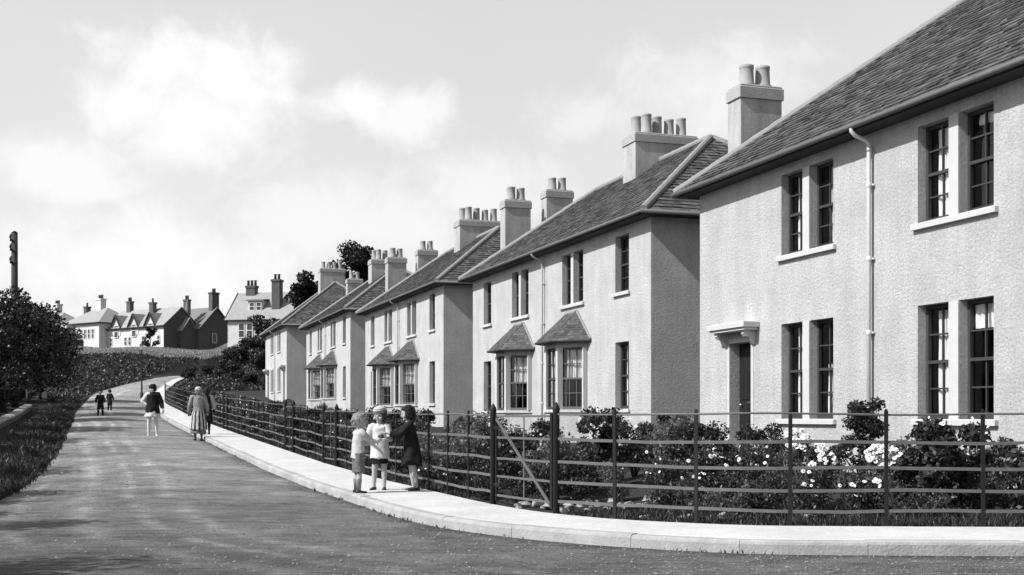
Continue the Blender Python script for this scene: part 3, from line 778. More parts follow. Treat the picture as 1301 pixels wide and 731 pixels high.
    mb = MB(); mb.add([(1.8,.7,E+1.98),(3.9,.7,E+1.98),(3.9,3.2,E+2.3),(1.8,3.2,E+2.3),(1.8,.7,E+2.1),(3.9,.7,E+2.1),(3.9,3.2,E+2.42),(1.8,3.2,E+2.42)],[(3,2,1,0),(4,5,6,7),(0,1,5,4),(1,2,6,5),(2,3,7,6),(3,0,4,7)]); mb.build('dormer_roof', M['hilldarkroof'], d)
    hwin(o, 2.15, .89, E+.9, .65, .95); hwin(o, 2.95, .89, E+.9, .65, .95)
    for wx in (1.3, 2.25, 5.2): hwin(o, wx, -.01, .5, .75, 1.6)
    stack(o, 1.4, 3.2, 4.6, 6.5, 1.1, .8, 3, M['hillstone']); stack(o, 5.2, 1.4, 3.2, 6.9, .95, .9, 2, M['hillstone'])
# ------------------------------------------------------------------ fences and gates
FD = np.r_[0, np.cumsum(np.linalg.norm(np.diff(FENCE, axis=0), axis=1))]
def fpt(a): return np.array([np.interp(a, FD, FENCE[:,0]), np.interp(a, FD, FENCE[:,1])])
def ftan(a):
    t = fpt(a+.05)-fpt(a-.05); return t/np.linalg.norm(t)
def farc(x, y): return float(FD[((FENCE-np.array([x,y]))**2).sum(1).argmin()])
def fz(a):
    q = fpt(a); k = ((KERB-q)**2).sum(1).argmin(); return roadz(*KERB[k])+.119
RAILS = (1.11, .83, .575, .355, .15)
def post_mb(a, w, h, round_=False, seed=0):
    q = fpt(a); t = ftan(a); z = fz(a); rnd = random.Random(seed); mb = MB()
    lx, ly = rnd.uniform(-.012,.012), rnd.uniform(-.012,.012)
    if round_:
        mb.tube([(q[0],q[1],z-.2),(q[0],q[1],z+h-.08),(q[0],q[1],z+h-.05),(q[0],q[1],z+h-.02),(q[0],q[1],z+h+.03)], [w/2,w/2,w*.58,w*.46,w*.06], 12)
    else:
        n = (-t[1], t[0]); hw, ht = w/2, .011
        c = [(-hw,-ht),(hw,-ht),(hw,ht),(-hw,ht)]
        def P(u, v, zz, k): return (q[0]+t[0]*u+n[0]*v+lx*k, q[1]+t[1]*u+n[1]*v+ly*k, zz)
        mb.rings([[P(u,v,z-.2,0) for u,v in c],[P(u,v,z+h-.02,1) for u,v in c],[P(u*.5,v,z+h+.01,1) for u,v in c]])
    return mb
def fence_section(a0, a1, label, seed, endposts=(True, True)):
    q = fpt((a0+a1)/2)
    root = thing('iron_fence', label, 'fence', (q[0], q[1], fz((a0+a1)/2)), 0, 'five bar iron fences along the pavement')
    off = Vector(root.location)
    def put(mb, name, m, smooth=False):
        mb.v = [tuple(Vector(p)-off) for p in mb.v]; return mb.build(name, m, root, smooth)
    n = max(1, round((a1-a0)/.97)); rnd = random.Random(seed)
    for i in range(n+1):
        a = a0+(a1-a0)*i/n; end = (i == 0 and endposts[0]) or (i == n and endposts[1])
        if end: put(post_mb(a, .074, 1.22, True), 'gate_post', M['iron'], True)
        else: put(post_mb(a, .037, 1.15, False, seed*100+i), 'post', M['iron'])
    for r, h in enumerate(RAILS):
        mb = MB(); pts = []; m = max(2, int((a1-a0)/.33))
        for k in range(m+1):
            a = a0+(a1-a0)*k/m; p = fpt(a)
            pts.append(Vector((p[0], p[1], fz(a)+h+rnd.uniform(-.004,.004)+.008*math.sin(a*2.1+r))))
        if r == 0: mb.tube(pts, .0105, 8)
        else:
            rings = []
            for k, p in enumerate(pts):
                a = a0+(a1-a0)*k/m; t = ftan(a); nn = Vector((-t[1], t[0], 0))*.005
                rings.append([p-nn-Vector((0,0,.016)), p+nn-Vector((0,0,.016)), p+nn+Vector((0,0,.016)), p-nn+Vector((0,0,.016))])
            mb.rings(rings)
        put(mb, 'rail', M['rail'])
    return root
def gate(aA, aB, label, seed):
    # hung at B (farther along), latch at A
    A, B = fpt(aA), fpt(aB); z = fz((aA+aB)/2); d = B-A; w = float(np.linalg.norm(d)); d /= w
    root = thing('iron_gate', label, 'gate', (A[0], A[1], z), math.atan2(d[1], d[0]), 'iron garden gates in the pavement fence')
    x0, x1 = .075, w-.085
    mb = MB(); mb.box(x0, x0+.05, -.016, .016, .05, 1.12); mb.build('stile', M['iron'], root)
    mb = MB(); mb.box(x1-.03, x1, -.012, .012, .05, 1.1); mb.build('stile', M['iron'], root)
    for h in (1.09, .83, .575, .355, .12):
        mb = MB(); mb.box(x0+.05, x1-.03, -.005, .005, h-.013, h+.013); mb.build('bar', M['rail'], root)
    mb = MB(); mb.box((x0+x1)/2-.012, (x0+x1)/2+.012, -.012, -.0055, .1, 1.1); mb.build('upright', M['rail'], root)
    a, b = Vector((x1-.03, .012, 1.06)), Vector((x0+.06, .012, .1)); mb = MB()
    u = (b-a).normalized(); n = Vector((-u.z, 0, u.x))*.02; t = Vector((0,.006,0))
    mb.rings([[a-n-t, a+n-t, a+n+t, a-n+t],[b-n-t, b+n-t, b+n+t, b-n+t]]); mb.build('brace', M['wood'] if seed == 0 else M['iron'], root)
    mb = MB(); mb.tube([(x0+.02,-.05,.72),(x0+.1,-.05,.72)], .014, 8); mb.build('latch', M['rail'], root)
    for h in (.25, .95):
        mb = MB(); mb.box(x1-.12, x1+.05, -.014, .014, h-.02, h+.02); mb.build('hinge', M['iron'], root)
def build_fences():
    gates = [(farc(.416,13.7), farc(-.28,15.2))]
    for y0, w in ((24.2,1.35),(29.1,1.2),(42.0,1.2),(47.0,1.2),(59.5,1.2)):
        a = float(np.interp(y0, FENCE[200:,1] if False else FENCE[:,1][np.argmax(FENCE[:,1] > 13):], FD[np.argmax(FENCE[:,1] > 13):])); gates.append((a, a+w))
    labels = ['five bar iron fence round the flower bed, right of the nearest gate', 'long iron fence directly behind the three children',
              'short iron fence between the second and third gates, left of the boy', 'iron fence before the third house, beyond the second pair of gates',
              'very short far iron fence between two gates before the third house', 'iron fence receding behind the woman and her companion', 'farthest iron fence, running up to the bend of the road']
    glab = ['nearest iron gate with a pale diagonal brace, right of the three children', 'iron gate just behind the fair haired boy', 'iron gate a little left of the boy, before the second house',
            'small iron gate before the third house, nearer of two', 'small iron gate before the third house, farther of two', 'far iron gate beside the pavement before the fourth house']
    a = farc(9.5, 11.4)
    for i, (g0, g1) in enumerate(gates):
        fence_section(a, g0, labels[i], 10+i, (i > 0, True)); gate(g0, g1, glab[i], i); a = g1
    fence_section(a, float(np.interp(79, FENCE[:,1][np.argmax(FENCE[:,1] > 13):], FD[np.argmax(FENCE[:,1] > 13):])), labels[-1], 30, (True, False))

# ------------------------------------------------------------------ foliage
def leaf_mesh(name, C, S, m, rng, aspect=.55, up=.35, dirs=None):
    C = np.asarray(C, float); n = len(C); S = np.broadcast_to(np.asarray(S, float), (n,))[:,None]
    if dirs is None:
        d = rng.normal(size=(n,3)); d[:,2] += up*2; d /= np.linalg.norm(d, axis=1)[:,None]
    else: d = dirs
    r = rng.normal(size=(n,3)); s = np.cross(d, r); s /= np.linalg.norm(s, axis=1)[:,None]+1e-9; nn = np.cross(s, d)
    v = np.empty((n,4,3)); v[:,0] = C-d*S*.5; v[:,1] = C+s*S*aspect*.5+nn*S*.08; v[:,2] = C+d*S*.5; v[:,3] = C-s*S*aspect*.5+nn*S*.08
    me = bpy.data.meshes.new(name); me.vertices.add(n*4); me.vertices.foreach_set('co', v.ravel())
    me.loops.add(n*4); me.loops.foreach_set('vertex_index', np.arange(n*4, dtype=np.int32))
    me.polygons.add(n); me.polygons.foreach_set('loop_start', np.arange(0, n*4, 4, dtype=np.int32))
    me.materials.append(m); me.update(calc_edges=True); me.validate(); return me
def lobes(rng, nl, rx, ry, h, zlow=.25):
    out = []
    for i in range(nl):
        a = rng.uniform(0, 2*math.pi); q = rng.uniform(.15, .78)**.7; zz = rng.uniform(zlow, .85)
        taper = 1-.45*max(0, zz-.5)*2
        out.append((q*rx*math.cos(a)*taper, q*ry*math.sin(a)*taper, zz*h, rng.uniform(.26,.46)))
    return out
def cloud(rng, lob, n, scale):
    lob = np.array(lob); k = rng.integers(0, len(lob), n); d = rng.normal(size=(n,3)); d /= np.linalg.norm(d, axis=1)[:,None]
    r = (rng.uniform(0,1,n)**.45)*lob[k,3]*scale
    return lob[k,:3]+d*r[:,None]*np.array([1,1,.8])
def shrub(name, label, seed, rx, h, n, leaf, m, group=None, flowers=0, cat='shrub', loc=(0,0,0), nl=9, up=.35, fm=None):
    rng = np.random.default_rng(seed); root = thing(name, label, cat, loc, 0, group)
    lb = lobes(rng, nl, rx, rx, h); lb.append((0,0,h*.45,.5)); lb.append((0,0,h*.25,.5))
    n = int(n*2.6); leaf *= .66; C = cloud(rng, lb, n, rx*1.0); C[:,2] = np.abs(C[:,2]); 
    C[:,2] = np.where(C[:,2] > h*1.05, h*1.05, C[:,2])
    link('foliage', leaf_mesh('foliage', C, rng.uniform(.6,1.3,n)*leaf, m, rng, .6, up), root)
    mb = MB()
    for i in range(6):
        x, y, z, r = lb[i]; mb.tube([(0,0,-.1),(x*.4,y*.4,z*.45),(x*.9,y*.9,z*.95)], [.018,.012,.005], 6)
    mb.build('stem', M['bark'], root, True)
    if flowers: add_blossoms(root, rng, lb, rx, h, flowers)
    return root
def blossom_mesh():
    def mk():
        mb = MB(); r = .034
        for i in range(9):
            a = 2*math.pi*i/9; c, s = math.cos(a), math.sin(a); w = .0135
            mb.add([(c*.006+s*w*.4,s*.006-c*w*.4,.004),(c*r*.8+s*w,s*r*.8-c*w,.0),(c*r,s*r,-.004),(c*r*.8-s*w,s*r*.8+c*w,.0),(c*.006-s*w*.4,s*.006+c*w*.4,.004)],[(0,1,2,3,4)])
        mb.ell((0,0,.004),(.011,.011,.008), n=8, k=5, mi=1)
        return mb.mesh('blossom', [M['petal'], M['eyeD']])
    return cached('blossom', mk)
def add_blossoms(root, rng, lb, rx, h, k, face=(-.25,-.8,.5)):
    me = blossom_mesh(); L_ = np.array(lb); q = rng.integers(0, len(lb), k*4); d = rng.normal(size=(k*4,3)); d /= np.linalg.norm(d,axis=1)[:,None]; d = np.where((d@np.array([-.2,-.8,.5]))[:,None] < 0, -d, d); C = L_[q,:3]+d*(L_[q,3]*rx*rng.uniform(.98,1.12,k*4))[:,None]
    # those nearest the light and the street
    C = C[np.argsort(-(C @ np.array([-.1,-.8,.9])))][:k]
    for c in C:
        o = link('blossom', me, root, tuple(c)); v = Vector(face)+Vector(rng.normal(size=3))*.45
        o.rotation_mode = 'QUATERNION'; o.rotation_quaternion = v.to_track_quat('Z','Y'); s = rng.uniform(.45,.95); o.scale = (s,s,s)

def tree(name, label, seed, h, crown_r, n, leaf, m, loc, group=None, trunk_h=.3, cat='tree', flat=1.0, lean=0):
    rng = np.random.default_rng(seed); root = thing(name, label, cat, loc, 0, group)
    mb = MB(); th = h*trunk_h; r0 = h*.022
    wob = rng.normal(size=(6,2))*h*.012
    tp = [Vector((wob[i,0]*i*.6+lean*(i/5)**1.5, wob[i,1]*i*.6, -.2+i/5*(h*.8+.2))) for i in range(6)]
    mb.tube(tp, [r0*1.35,r0,r0*.85,r0*.65,r0*.45,r0*.2], 9); lob = []
    for i in range(15):
        f = rng.uniform(trunk_h*1.05, .9); a = rng.uniform(0, 6.283); b = tp[min(5,int(f/.8*5))] if f < .8 else tp[5]
        reach = crown_r*(.35+.65*math.sin(min(1,(1-f)/.62)*math.pi*.5))*rng.uniform(.55,1.0)
        e = Vector((b.x+math.cos(a)*reach, b.y+math.sin(a)*reach, f*h+rng.uniform(.02,.12)*h*flat))
        s = Vector((b.x*.9, b.y*.9, max(th*.8, f*h-reach*.55)))
        mb.tube([s, s.lerp(e,.5)+Vector((0,0,-.04*h)), e], [r0*.45,r0*.28,r0*.1], 6)
        lob.append((e.x,e.y,e.z,rng.uniform(.26,.42))); m2 = s.lerp(e,.6); lob.append((m2.x,m2.y,m2.z,rng.uniform(.2,.32)))
    lob.append((tp[5].x,tp[5].y,h*.88,.34)); lob.append((tp[5].x,tp[5].y,h*.72,.42))
    mb.build('trunk', M['bark'], root, True)
    C = cloud(rng, lob, n, crown_r)
    link('crown', leaf_mesh('crown', C, rng.uniform(.6,1.4,n)*leaf, m, rng, .65, .1), root)
    return root

def at(px, Y, dz=0): x, y = W(px, Y); return (x, y, tz(x, y)+dz)
def build_plants():
    rnd = random.Random(11)
    # the corner flower bed, nearest house
    shrub('rose_bush', 'round dark rose bush standing in front of the white downpipe', 1, .33, 1.36, 1900, .075, M['leafA'], None, 0, 'shrub', at(1096,15.2), 20)
    b = shrub('leafy_bush', 'broad bush with drooping leaves below the right hand ground floor windows', 2, .50, 1.16, 2300, .10, M['leafA'], None, 9, 'shrub', at(1206,13.3), 12, -.25)
    shrub('leafy_bush', 'low dark bush between the hooded door and the left windows', 3, .42, .92, 1300, .07, M['leafA'], None, 0, 'shrub', at(972,16.4), 9)
    shrub('leafy_bush', 'dark bush at the right edge of the picture behind the last fence post', 4, .45, .9, 1200, .085, M['leafB'], None, 4, 'shrub', at(1306,13.0), 9)
    shrub('daisy_clump', 'clump of white daisies by the left ground floor windows, thick with blossom', 5, .34, .92, 900, .055, M['leafB'], None, 95, 'flowers', at(1034,13.9), 10)
    shrub('daisy_clump', 'clump of white daisies below the white downpipe, right of the round bush foot', 6, .34, .82, 900, .055, M['leafB'], None, 90, 'flowers', at(1102,13.3), 10)
    shrub('flowering_bush', 'dark flowering bush left of the hooded door foot, with few pale blossoms', 7, .5, .66, 1300, .07, M['leafA'], None, 12, 'shrub', at(908,14.6), 10)
    shrub('leafy_bush', 'tall dark bush at the corner between the two nearest houses', 8, .42, 1.1, 1500, .08, M['leafA'], None, 0, 'shrub', at(862,18.5), 10)
    shrub('leafy_bush', 'tall bushy shrub before the front of the second house, right of its bay', 9, .42, 1.22, 1700, .085, M['leafA'], None, 5, 'shrub', at(757,17.2), 11)
    shrub('leafy_bush', 'shrub under the single ground floor window of the second house', 10, .46, 1.0, 1500, .075, M['leafB'], None, 6, 'shrub', at(806,18.6), 10)
    shrub('flowering_bush', 'white flowered shrub right behind the nearest gate post', 12, .5, .88, 1500, .075, M['leafA'], None, 14, 'shrub', at(715,16.6), 10)
    # masses of garden shrubs along the fence
    G1 = 'dark shrubs filling the front gardens behind the fence'
    G2 = 'low border plants just inside the fence'
    protos = [shrub('garden_shrub', 'dark leafy shrub among many in the front gardens behind the iron fence', 40+i, rr, hh, 900, .085, mm, G1, fl, 'shrub', (0,0,-50), 9)
              for i, (rr, hh, mm, fl) in enumerate(((.5,.92,M['leafA'],0),(.44,1.02,M['leafA'],0),(.55,.85,M['leafB'],9),(.48,.95,M['leafC'],0)))]
    lows = [shrub('border_plant', 'low dark border plant among many just inside the iron fence', 60+i, rr, hh, 420, .06, mm, G2, fl, 'plant', (0,0,-50), 7)
              for i, (rr, hh, mm, fl) in enumerate(((.36,.42,M['leafA'],0),(.32,.36,M['leafB'],0),(.34,.45,M['leafA'],5),(.3,.34,M['leafC'],0)))]
    used = set()
    def place(lst, x, y, s, dz=-.03):
        i = rnd.randrange(len(lst)); o = lst[i]
        if id(o) in used: o = copy_tree(o)
        else: used.add(id(o))
        o.location = (x, y, tz(x, y)+dz); o.rotation_euler = (0, 0, rnd.uniform(0, 6.28) if not any(c.name.startswith('blossom') for c in o.children) else rnd.uniform(-.5,.5)); o.scale = (s, s, s*rnd.uniform(.9,1.1))
    aG = farc(-.28, 15.2); a = aG+.6
    while a < FD[-1] and fpt(a)[1] < 78:
        q = fpt(a); t = ftan(a); n = np.array([t[1], -t[0]])
        d = rnd.uniform(.7, 1.3); place(protos, *(q+n*d), rnd.uniform(.85, 1.1))
        if rnd.random() < .75: d = rnd.uniform(2.0, 3.6); place(protos, *(q+n*d), rnd.uniform(.85,1.2))
        if fpt(a)[1] < 40 and rnd.random() < .6: place(lows, *(q+n*rnd.uniform(.35,.6)), rnd.uniform(.7,1))
        a += rnd.uniform(.75,1.15) if q[1] < 40 else rnd.uniform(1.1,1.6)
    # corner bed rows
    a = farc(7.5, 11.3)
    while a < aG-2.1:
        q = fpt(a); t = ftan(a); n = np.array([t[1], -t[0]])
        place(lows, *(q+n*rnd.uniform(1.0,1.35)), rnd.uniform(.75,1.1))
        place(lows, *(q+n*rnd.uniform(1.35,2.0)), rnd.uniform(.9,1.3))
        if rnd.random() < .85: place(protos, *(q+n*rnd.uniform(2.4,4.2)), rnd.uniform(.62,.8))
        a += rnd.uniform(.42,.65)
    for px, Y, s in ((662,18,.95),(640,19,1.0),(690,18.6,.9),(735,15.6,.62),(785,15.4,.6),(842,15.2,.62),(880,16.5,.75),(925,17.2,.65),(600,21,1.0),(575,22,1.0),(620,23,1.1),(830,20.5,.9),(880,20,.8)):
        x, y = W(px, Y); place(protos, x, y, s)
    # stones by the gate and edging the bed
    mk = []
    for i in range(4):
        rng = np.random.default_rng(90+i); mb = MB(); ph = rng.uniform(0,6,6)
        mb.ell((0,0,.02),(.09,.07,.05), n=9, k=6, fn=lambda d: 1+.18*math.sin(3*d.x+ph[0])+.15*math.sin(4*d.y+ph[1])+.12*math.sin(5*d.z+ph[2]))
        mk.append(mb.mesh('garden_stone', M['rock']))
    spots = []
    for i in range(46): spots.append((rnd.uniform(.0,1.9), rnd.uniform(14.2,15.6), rnd.uniform(.35,1.0)))
    spots = [(x,y,s) for x,y,s in spots if float(sd(KERB,KN,[x],[y])[0]) > 1.45]
    for px in range(815,1290,11):
        if rnd.random() < .72: q = W(px+rnd.uniform(-4,4), 13.15+rnd.uniform(-.12,.25)); spots.append((q[0],q[1],rnd.uniform(.5,1.15)))
    for x, y, s in spots:
        o = link('garden_stone', rnd.choice(mk), None, (x,y,tz(x,y)+.0), rnd.uniform(0,6)); o.scale = (s,s,s*rnd.uniform(.7,1.1))
        tag(o, 'pale rough stone among those edging the flower bed and the gate', 'stone', 'garden stones')
    # turf
    rng = np.random.default_rng(5); n = 15000
    a = rng.uniform(farc(8.5,11.4), aG-1.6, n); P = np.stack([np.interp(a, FD, FENCE[:,0]), np.interp(a, FD, FENCE[:,1])], 1)
    a2 = np.stack([np.interp(a+.05, FD, FENCE[:,0]), np.interp(a+.05, FD, FENCE[:,1])], 1); T = (a2-P)/.05
    d = rng.uniform(.03, 1.5, n)**1.0; P = P+np.stack([T[:,1],-T[:,0]],1)*d[:,None]
    m = 9000; a = rng.uniform(aG+1.8, farc(-12,49), m); Q = np.stack([np.interp(a, FD, FENCE[:,0]), np.interp(a, FD, FENCE[:,1])], 1)+rng.uniform(.03,.6,m)[:,None]*np.array([.942,.335])
    P = np.r_[P, Q]; z = terrain(P[:,0], P[:,1]); S = rng.uniform(.05,.13,len(P))
    D = rng.normal(size=(len(P),3))*.35; D[:,2] = 1; D /= np.linalg.norm(D,axis=1)[:,None]
    tag(link('grass', leaf_mesh('grass', np.c_[P, z+S*.35], S, M['grassb'], rng, .16, 0, D)), 'short dark grass inside the iron fence', 'grass', None, 'stuff')
    n = 16000; Y = rng.uniform(8, 80, n); j = np.array([int(np.abs(LEFT[:,1]-y + np.where(LEFT[:,0] < -4.5, 0, 1e4)).argmin()) for y in Y]); dd = rng.uniform(-.12, 2.0, n)*rng.uniform(.1,1,n)
    Q = LEFT[j]-LN[j]*dd[:,None]; S = rng.uniform(.06,.2,n); D = rng.normal(size=(n,3))*.4; D[:,2] = 1; D /= np.linalg.norm(D,axis=1)[:,None]
    zz = np.maximum(terrain(Q[:,0],Q[:,1]), np.where(dd < .1, prof(Q[:,0],Q[:,1]), -9))
    tag(link('verge_grass', leaf_mesh('verge_grass', np.c_[Q, zz+S*.35], S, M['grassb'], rng, .16, 0, D)), 'rough dark grass on the left verge of the road', 'grass', None, 'stuff')
    # weeds where kerb meets dirt
    n = 5200; k = rng.integers(0, len(KERB), n); k = k[(KERB[k,1] < 45) & (KERB[k,0] < 8)]
    cl = np.sin(k*.9)*np.sin(k*.37+1)+np.sin(k*.13); k = k[cl > .35]; n = len(k)
    P = KERB[k]-KN[k]*np.abs(rng.normal(0,.05,n))[:,None]-KN[k]*.01+rng.normal(0,.15,(n,1))*np.stack([KN[k,1],-KN[k,0]],1); S = rng.uniform(.02,.07,n)
    D = rng.normal(size=(n,3))*.5; D[:,2] = 1; D /= np.linalg.norm(D,axis=1)[:,None]
    tag(link('kerb_weeds', leaf_mesh('kerb_weeds', np.c_[P, prof(P[:,0],P[:,1])+S*.3], S, M['grassb'], rng, .25, 0, D)), 'tufts of weed along the foot of the kerb', 'weeds', None, 'stuff')
    # the bank below the hill houses
    rng = np.random.default_rng(8); n = 110000
    px = rng.uniform(60, 385, n); Y = rng.uniform(72, 156, n); X = (px-CX)/F_PX*Y
    dk = sd(KERB,KN,X,Y); dl = -sd(LEFT,LN,X,Y); s = DIR[0]*X+DIR[1]*Y
    ok = ((dl > .5) & (s > 78)) | ((dk > 1.6) & (s > 97))
    X, Y = X[ok], Y[ok]; z = terrain(X, Y); S = rng.uniform(.12,.4,len(X))*np.interp(Y,[70,170],[.7,1.15])
    C = np.c_[X, Y, z+S*rng.uniform(.1,.8,len(X))]
    tag(link('undergrowth', leaf_mesh('undergrowth', C, S, M['leafA'], rng, .5, .5)), 'dark undergrowth covering the bank below the hill houses', 'undergrowth', None, 'stuff')
    n = 26000; px = rng.uniform(80, 292, n); Y = rng.uniform(148, 184, n); X = (px-CX)/F_PX*Y; z = terrain(X, Y); S = rng.uniform(.25,.7,n)
    D = rng.normal(size=(n,3))*.3; D[:,2] = 1; D /= np.linalg.norm(D,axis=1)[:,None]
    tag(link('dry_grass', leaf_mesh('dry_grass', np.c_[X,Y,z+S*.3], S, M['dry'], rng, .22, 0, D)), 'pale dry grass along the brow of the hill', 'grass', None, 'stuff')
    # bushes on the bank
    big = [shrub('bank_bush', 'dark round bush on the bank right of the road bend', 80+i, 1.5, 2.2, 1500, .3, M['leafA'], 'bushes on the bank beside the farthest house', 0, 'bush', (0,0,-60), 11) for i in range(2)]
    bs = [(300,118,1.0),(318,116,1.2),(335,122,1.1),(285,112,.7),(262,116,.6),(240,118,.6),(330,108,.9),(300,104,.7),(352,118,1.2),(275,108,.5),(320,99,.55),(345,99,.6)]
    for i, (px, Y, s) in enumerate(bs):
        o = big[i % 2] if i < 2 else copy_tree(big[i % 2]); o.location = at(px, Y, -.1); o.rotation_euler.z = i*1.3; o.scale = (s,s,s)
    # trees
    tree('dark_tree', 'tall dark tree rising behind the chimneys of the fourth house', 21, 16.6-tz(*W(446,112)), 3.0, 13000, .30, M['leafD'], at(446,112), None, .25, lean=.6)
    tree('dark_tree', 'dark tree with a lower crown just left of the farthest ridge chimney', 22, 14.2-tz(*W(398,113)), 2.3, 9000, .3, M['leafD'], at(398,113), None, .3, lean=-.5)
    tree('small_tree', 'small bushy tree before the long hilltop cottage', 23, 3.2, 1.1, 900, .3, M['leafA'], at(191,173), None, .15)
    tree('small_tree', 'tree with loose crown standing right before the attic villa', 24, 4.6, 1.7, 1600, .3, M['leafA'], at(330,127), None, .2)
    GL = 'dark trees along the left side of the street'
    lt = tree('street_tree', 'leftmost visible dark tree on the left of the street', 31, 5.9, 2.5, 11000, .17, M['leafD'], (*W(4,57), tz(*W(4,57))), GL, .16)
    spec = [(36,66,.98,'dark tree just right of the tall pole'), (50,75,.92,'dark tree below the white hilltop villa, left of the road'), (-40,50,1.05,None)]
    lt2 = tree('street_tree', 'dark tree just right of the tall pole', 32, 5.8, 2.4, 11000, .17, M['leafD'], at(36,66), GL, .14)
    for i, (px, Y, s, lab) in enumerate(spec[1:]):
        o = copy_tree(lt2 if i % 2 else lt); o.location = at(px, Y, -.1); o.scale = (s,s,s); o.rotation_euler.z = 1.7*i+.6
        o['label'] = lab or 'dark tree at the left edge of the picture before the pole'
    # trees out of the picture shading the road; the nearest two added to darken it
    for i, (x, y, s) in enumerate(((-19.9,34,1.05),(-17.4,27.6,.95),(-15.0,21.5,.95),(-12.3,15.4,.85),(-10.3,11.0,.8),(-8.3,7.3,.72),(-21.8,41.0,1.2))):
        o = copy_tree(lt2 if i % 2 else lt); o.location = (x, y, tz(x, y)-.1); o.scale = (s,s,s); o.rotation_euler.z = 2.1*i
        o['label'] = 'roadside tree standing left of the picture whose shade falls across the street'
    hb = [shrub('hedge_bush', 'dark hedge bush in the row under the trees on the left', 85+i, 1.15, 1.7, 1900, .16, M['leafD'], 'hedge bushes along the left of the street', 0, 'bush', (0,0,-60), 12) for i in range(2)]
    k = 0; Y = 30.0
    while Y < 78:
        j = int(((LEFT[:,1]-Y)**2 + np.where(LEFT[:,0] < -5, 0, 1e4)).argmin()); q = LEFT[j]-LN[j]*rnd.uniform(3.5,4.3)
        o = hb[k] if k < 2 else copy_tree(hb[k % 2]); s = rnd.uniform(.85,1.2); o.location = (q[0], q[1], tz(*q)-.1); o.rotation_euler.z = k*1.9; o.scale = (s,s,s*rnd.uniform(.9,1.3)); k += 1
        Y += rnd.uniform(1.5,2.0)

# ------------------------------------------------------------------ pole, lamp
def build_posts():
    x, y = W(18.5, 63); z = tz(x, y)
    o = thing('telegraph_pole', 'tall dark telegraph pole with insulators rising from the left hand trees', 'pole', (x,y,z))
    H = 10.7-z; mb = MB(); mb.tube([(0,0,-.5),(0,0,H*.5),(0,0,H)], [.19,.175,.155], 12); mb.lathe([(.155,H),(.17,H+.02),(.02,H+.12)], 0, 0, 10); mb.build('shaft', M['pole'], o, True)
    for k, h in enumerate((.35, .85, 1.5)):
        mb = MB(); mb.box(-.42,.30,.155,.225,H-h-.05,H-h+.05); a = mb.build('cross_arm', M['pole'], o); a.rotation_euler.z = 1.99
        for xx in (-.36,.22):
            m2 = MB(); m2.lathe([(.02,H-h+.05),(.02,H-h+.1),(.06,H-h+.11),(.07,H-h+.17),(.04,H-h+.24),(.01,H-h+.26)], xx, .19, 10); m2.build('insulator', M['cer'], a, True)
    x, y = W(180, 82); z = tz(x, y)
    o = thing('lamp_post', 'thin street lamp post at the bend, left of the girl in white stockings', 'street lamp', (x,y,z))
    mb = MB(); mb.lathe([(.11,-.2),(.11,.5),(.07,.55),(.055,1.2),(.045,3.3),(.07,3.32),(.07,3.36),(.03,3.4)], 0,0,10); mb.build('post', M['pole'], o, True)
    mb = MB(); mb.tube([(-.3,0,3.1),(.3,0,3.1)], .015, 6); mb.build('ladder_bar', M['pole'], o)
    mb = MB(); mb.rings([[(a*.06,b*.06,3.4) for a,b in ((-1,-1),(1,-1),(1,1),(-1,1))],[(a*.11,b*.11,3.7) for a,b in ((-1,-1),(1,-1),(1,1),(-1,1))]]); mb.build('lantern', M['cream'], o)
    mb = MB(); mb.rings([[(a*.13,b*.13,3.701) for a,b in ((-1,-1),(1,-1),(1,1),(-1,1))],[(a*.02,b*.02,3.85) for a,b in ((-1,-1),(1,-1),(1,1),(-1,1))]]); mb.build('lantern_cap', M['pole'], o)
# ------------------------------------------------------------------ people
def baked(mb, name, m, parent, voxel, smooth_it=3):
    me = mb.mesh(name, m, True); o = bpy.data.objects.new(name, me); COL.objects.link(o)
    r = o.modifiers.new('r', 'REMESH'); r.mode = 'VOXEL'; r.voxel_size = voxel; r.use_smooth_shade = True
    s = o.modifiers.new('s', 'SMOOTH'); s.iterations = smooth_it; s.factor = .5
    dg = bpy.context.evaluated_depsgraph_get(); dg.update()
    nm = bpy.data.meshes.new_from_object(o.evaluated_get(dg)); nm.name = name
    nm.polygons.foreach_set('use_smooth', [True]*len(nm.polygons))
    o.modifiers.clear(); o.data = nm
    if not nm.materials: nm.materials.append(m)
    o.parent = parent; return o
def capsule(mb, a, b, ra, rb, n=12):
    a, b = Vector(a), Vector(b); u = (b-a).normalized(); pts, rr = [], []
    for t in (90, 60, 30): c, s = math.cos(R(t)), math.sin(R(t)); pts.append(a-u*ra*s); rr.append(max(ra*c, ra*.08))
    pts.append(a); rr.append(ra); pts.append(a.lerp(b,.5)); rr.append((ra+rb)/2); pts.append(b); rr.append(rb)
    for t in (30, 60, 90): c, s = math.cos(R(t)), math.sin(R(t)); pts.append(b+u*rb*s); rr.append(max(rb*c, rb*.08))
    mb.tube(pts, rr, n)
def V(*a): return Vector(a)
class Fig: pass
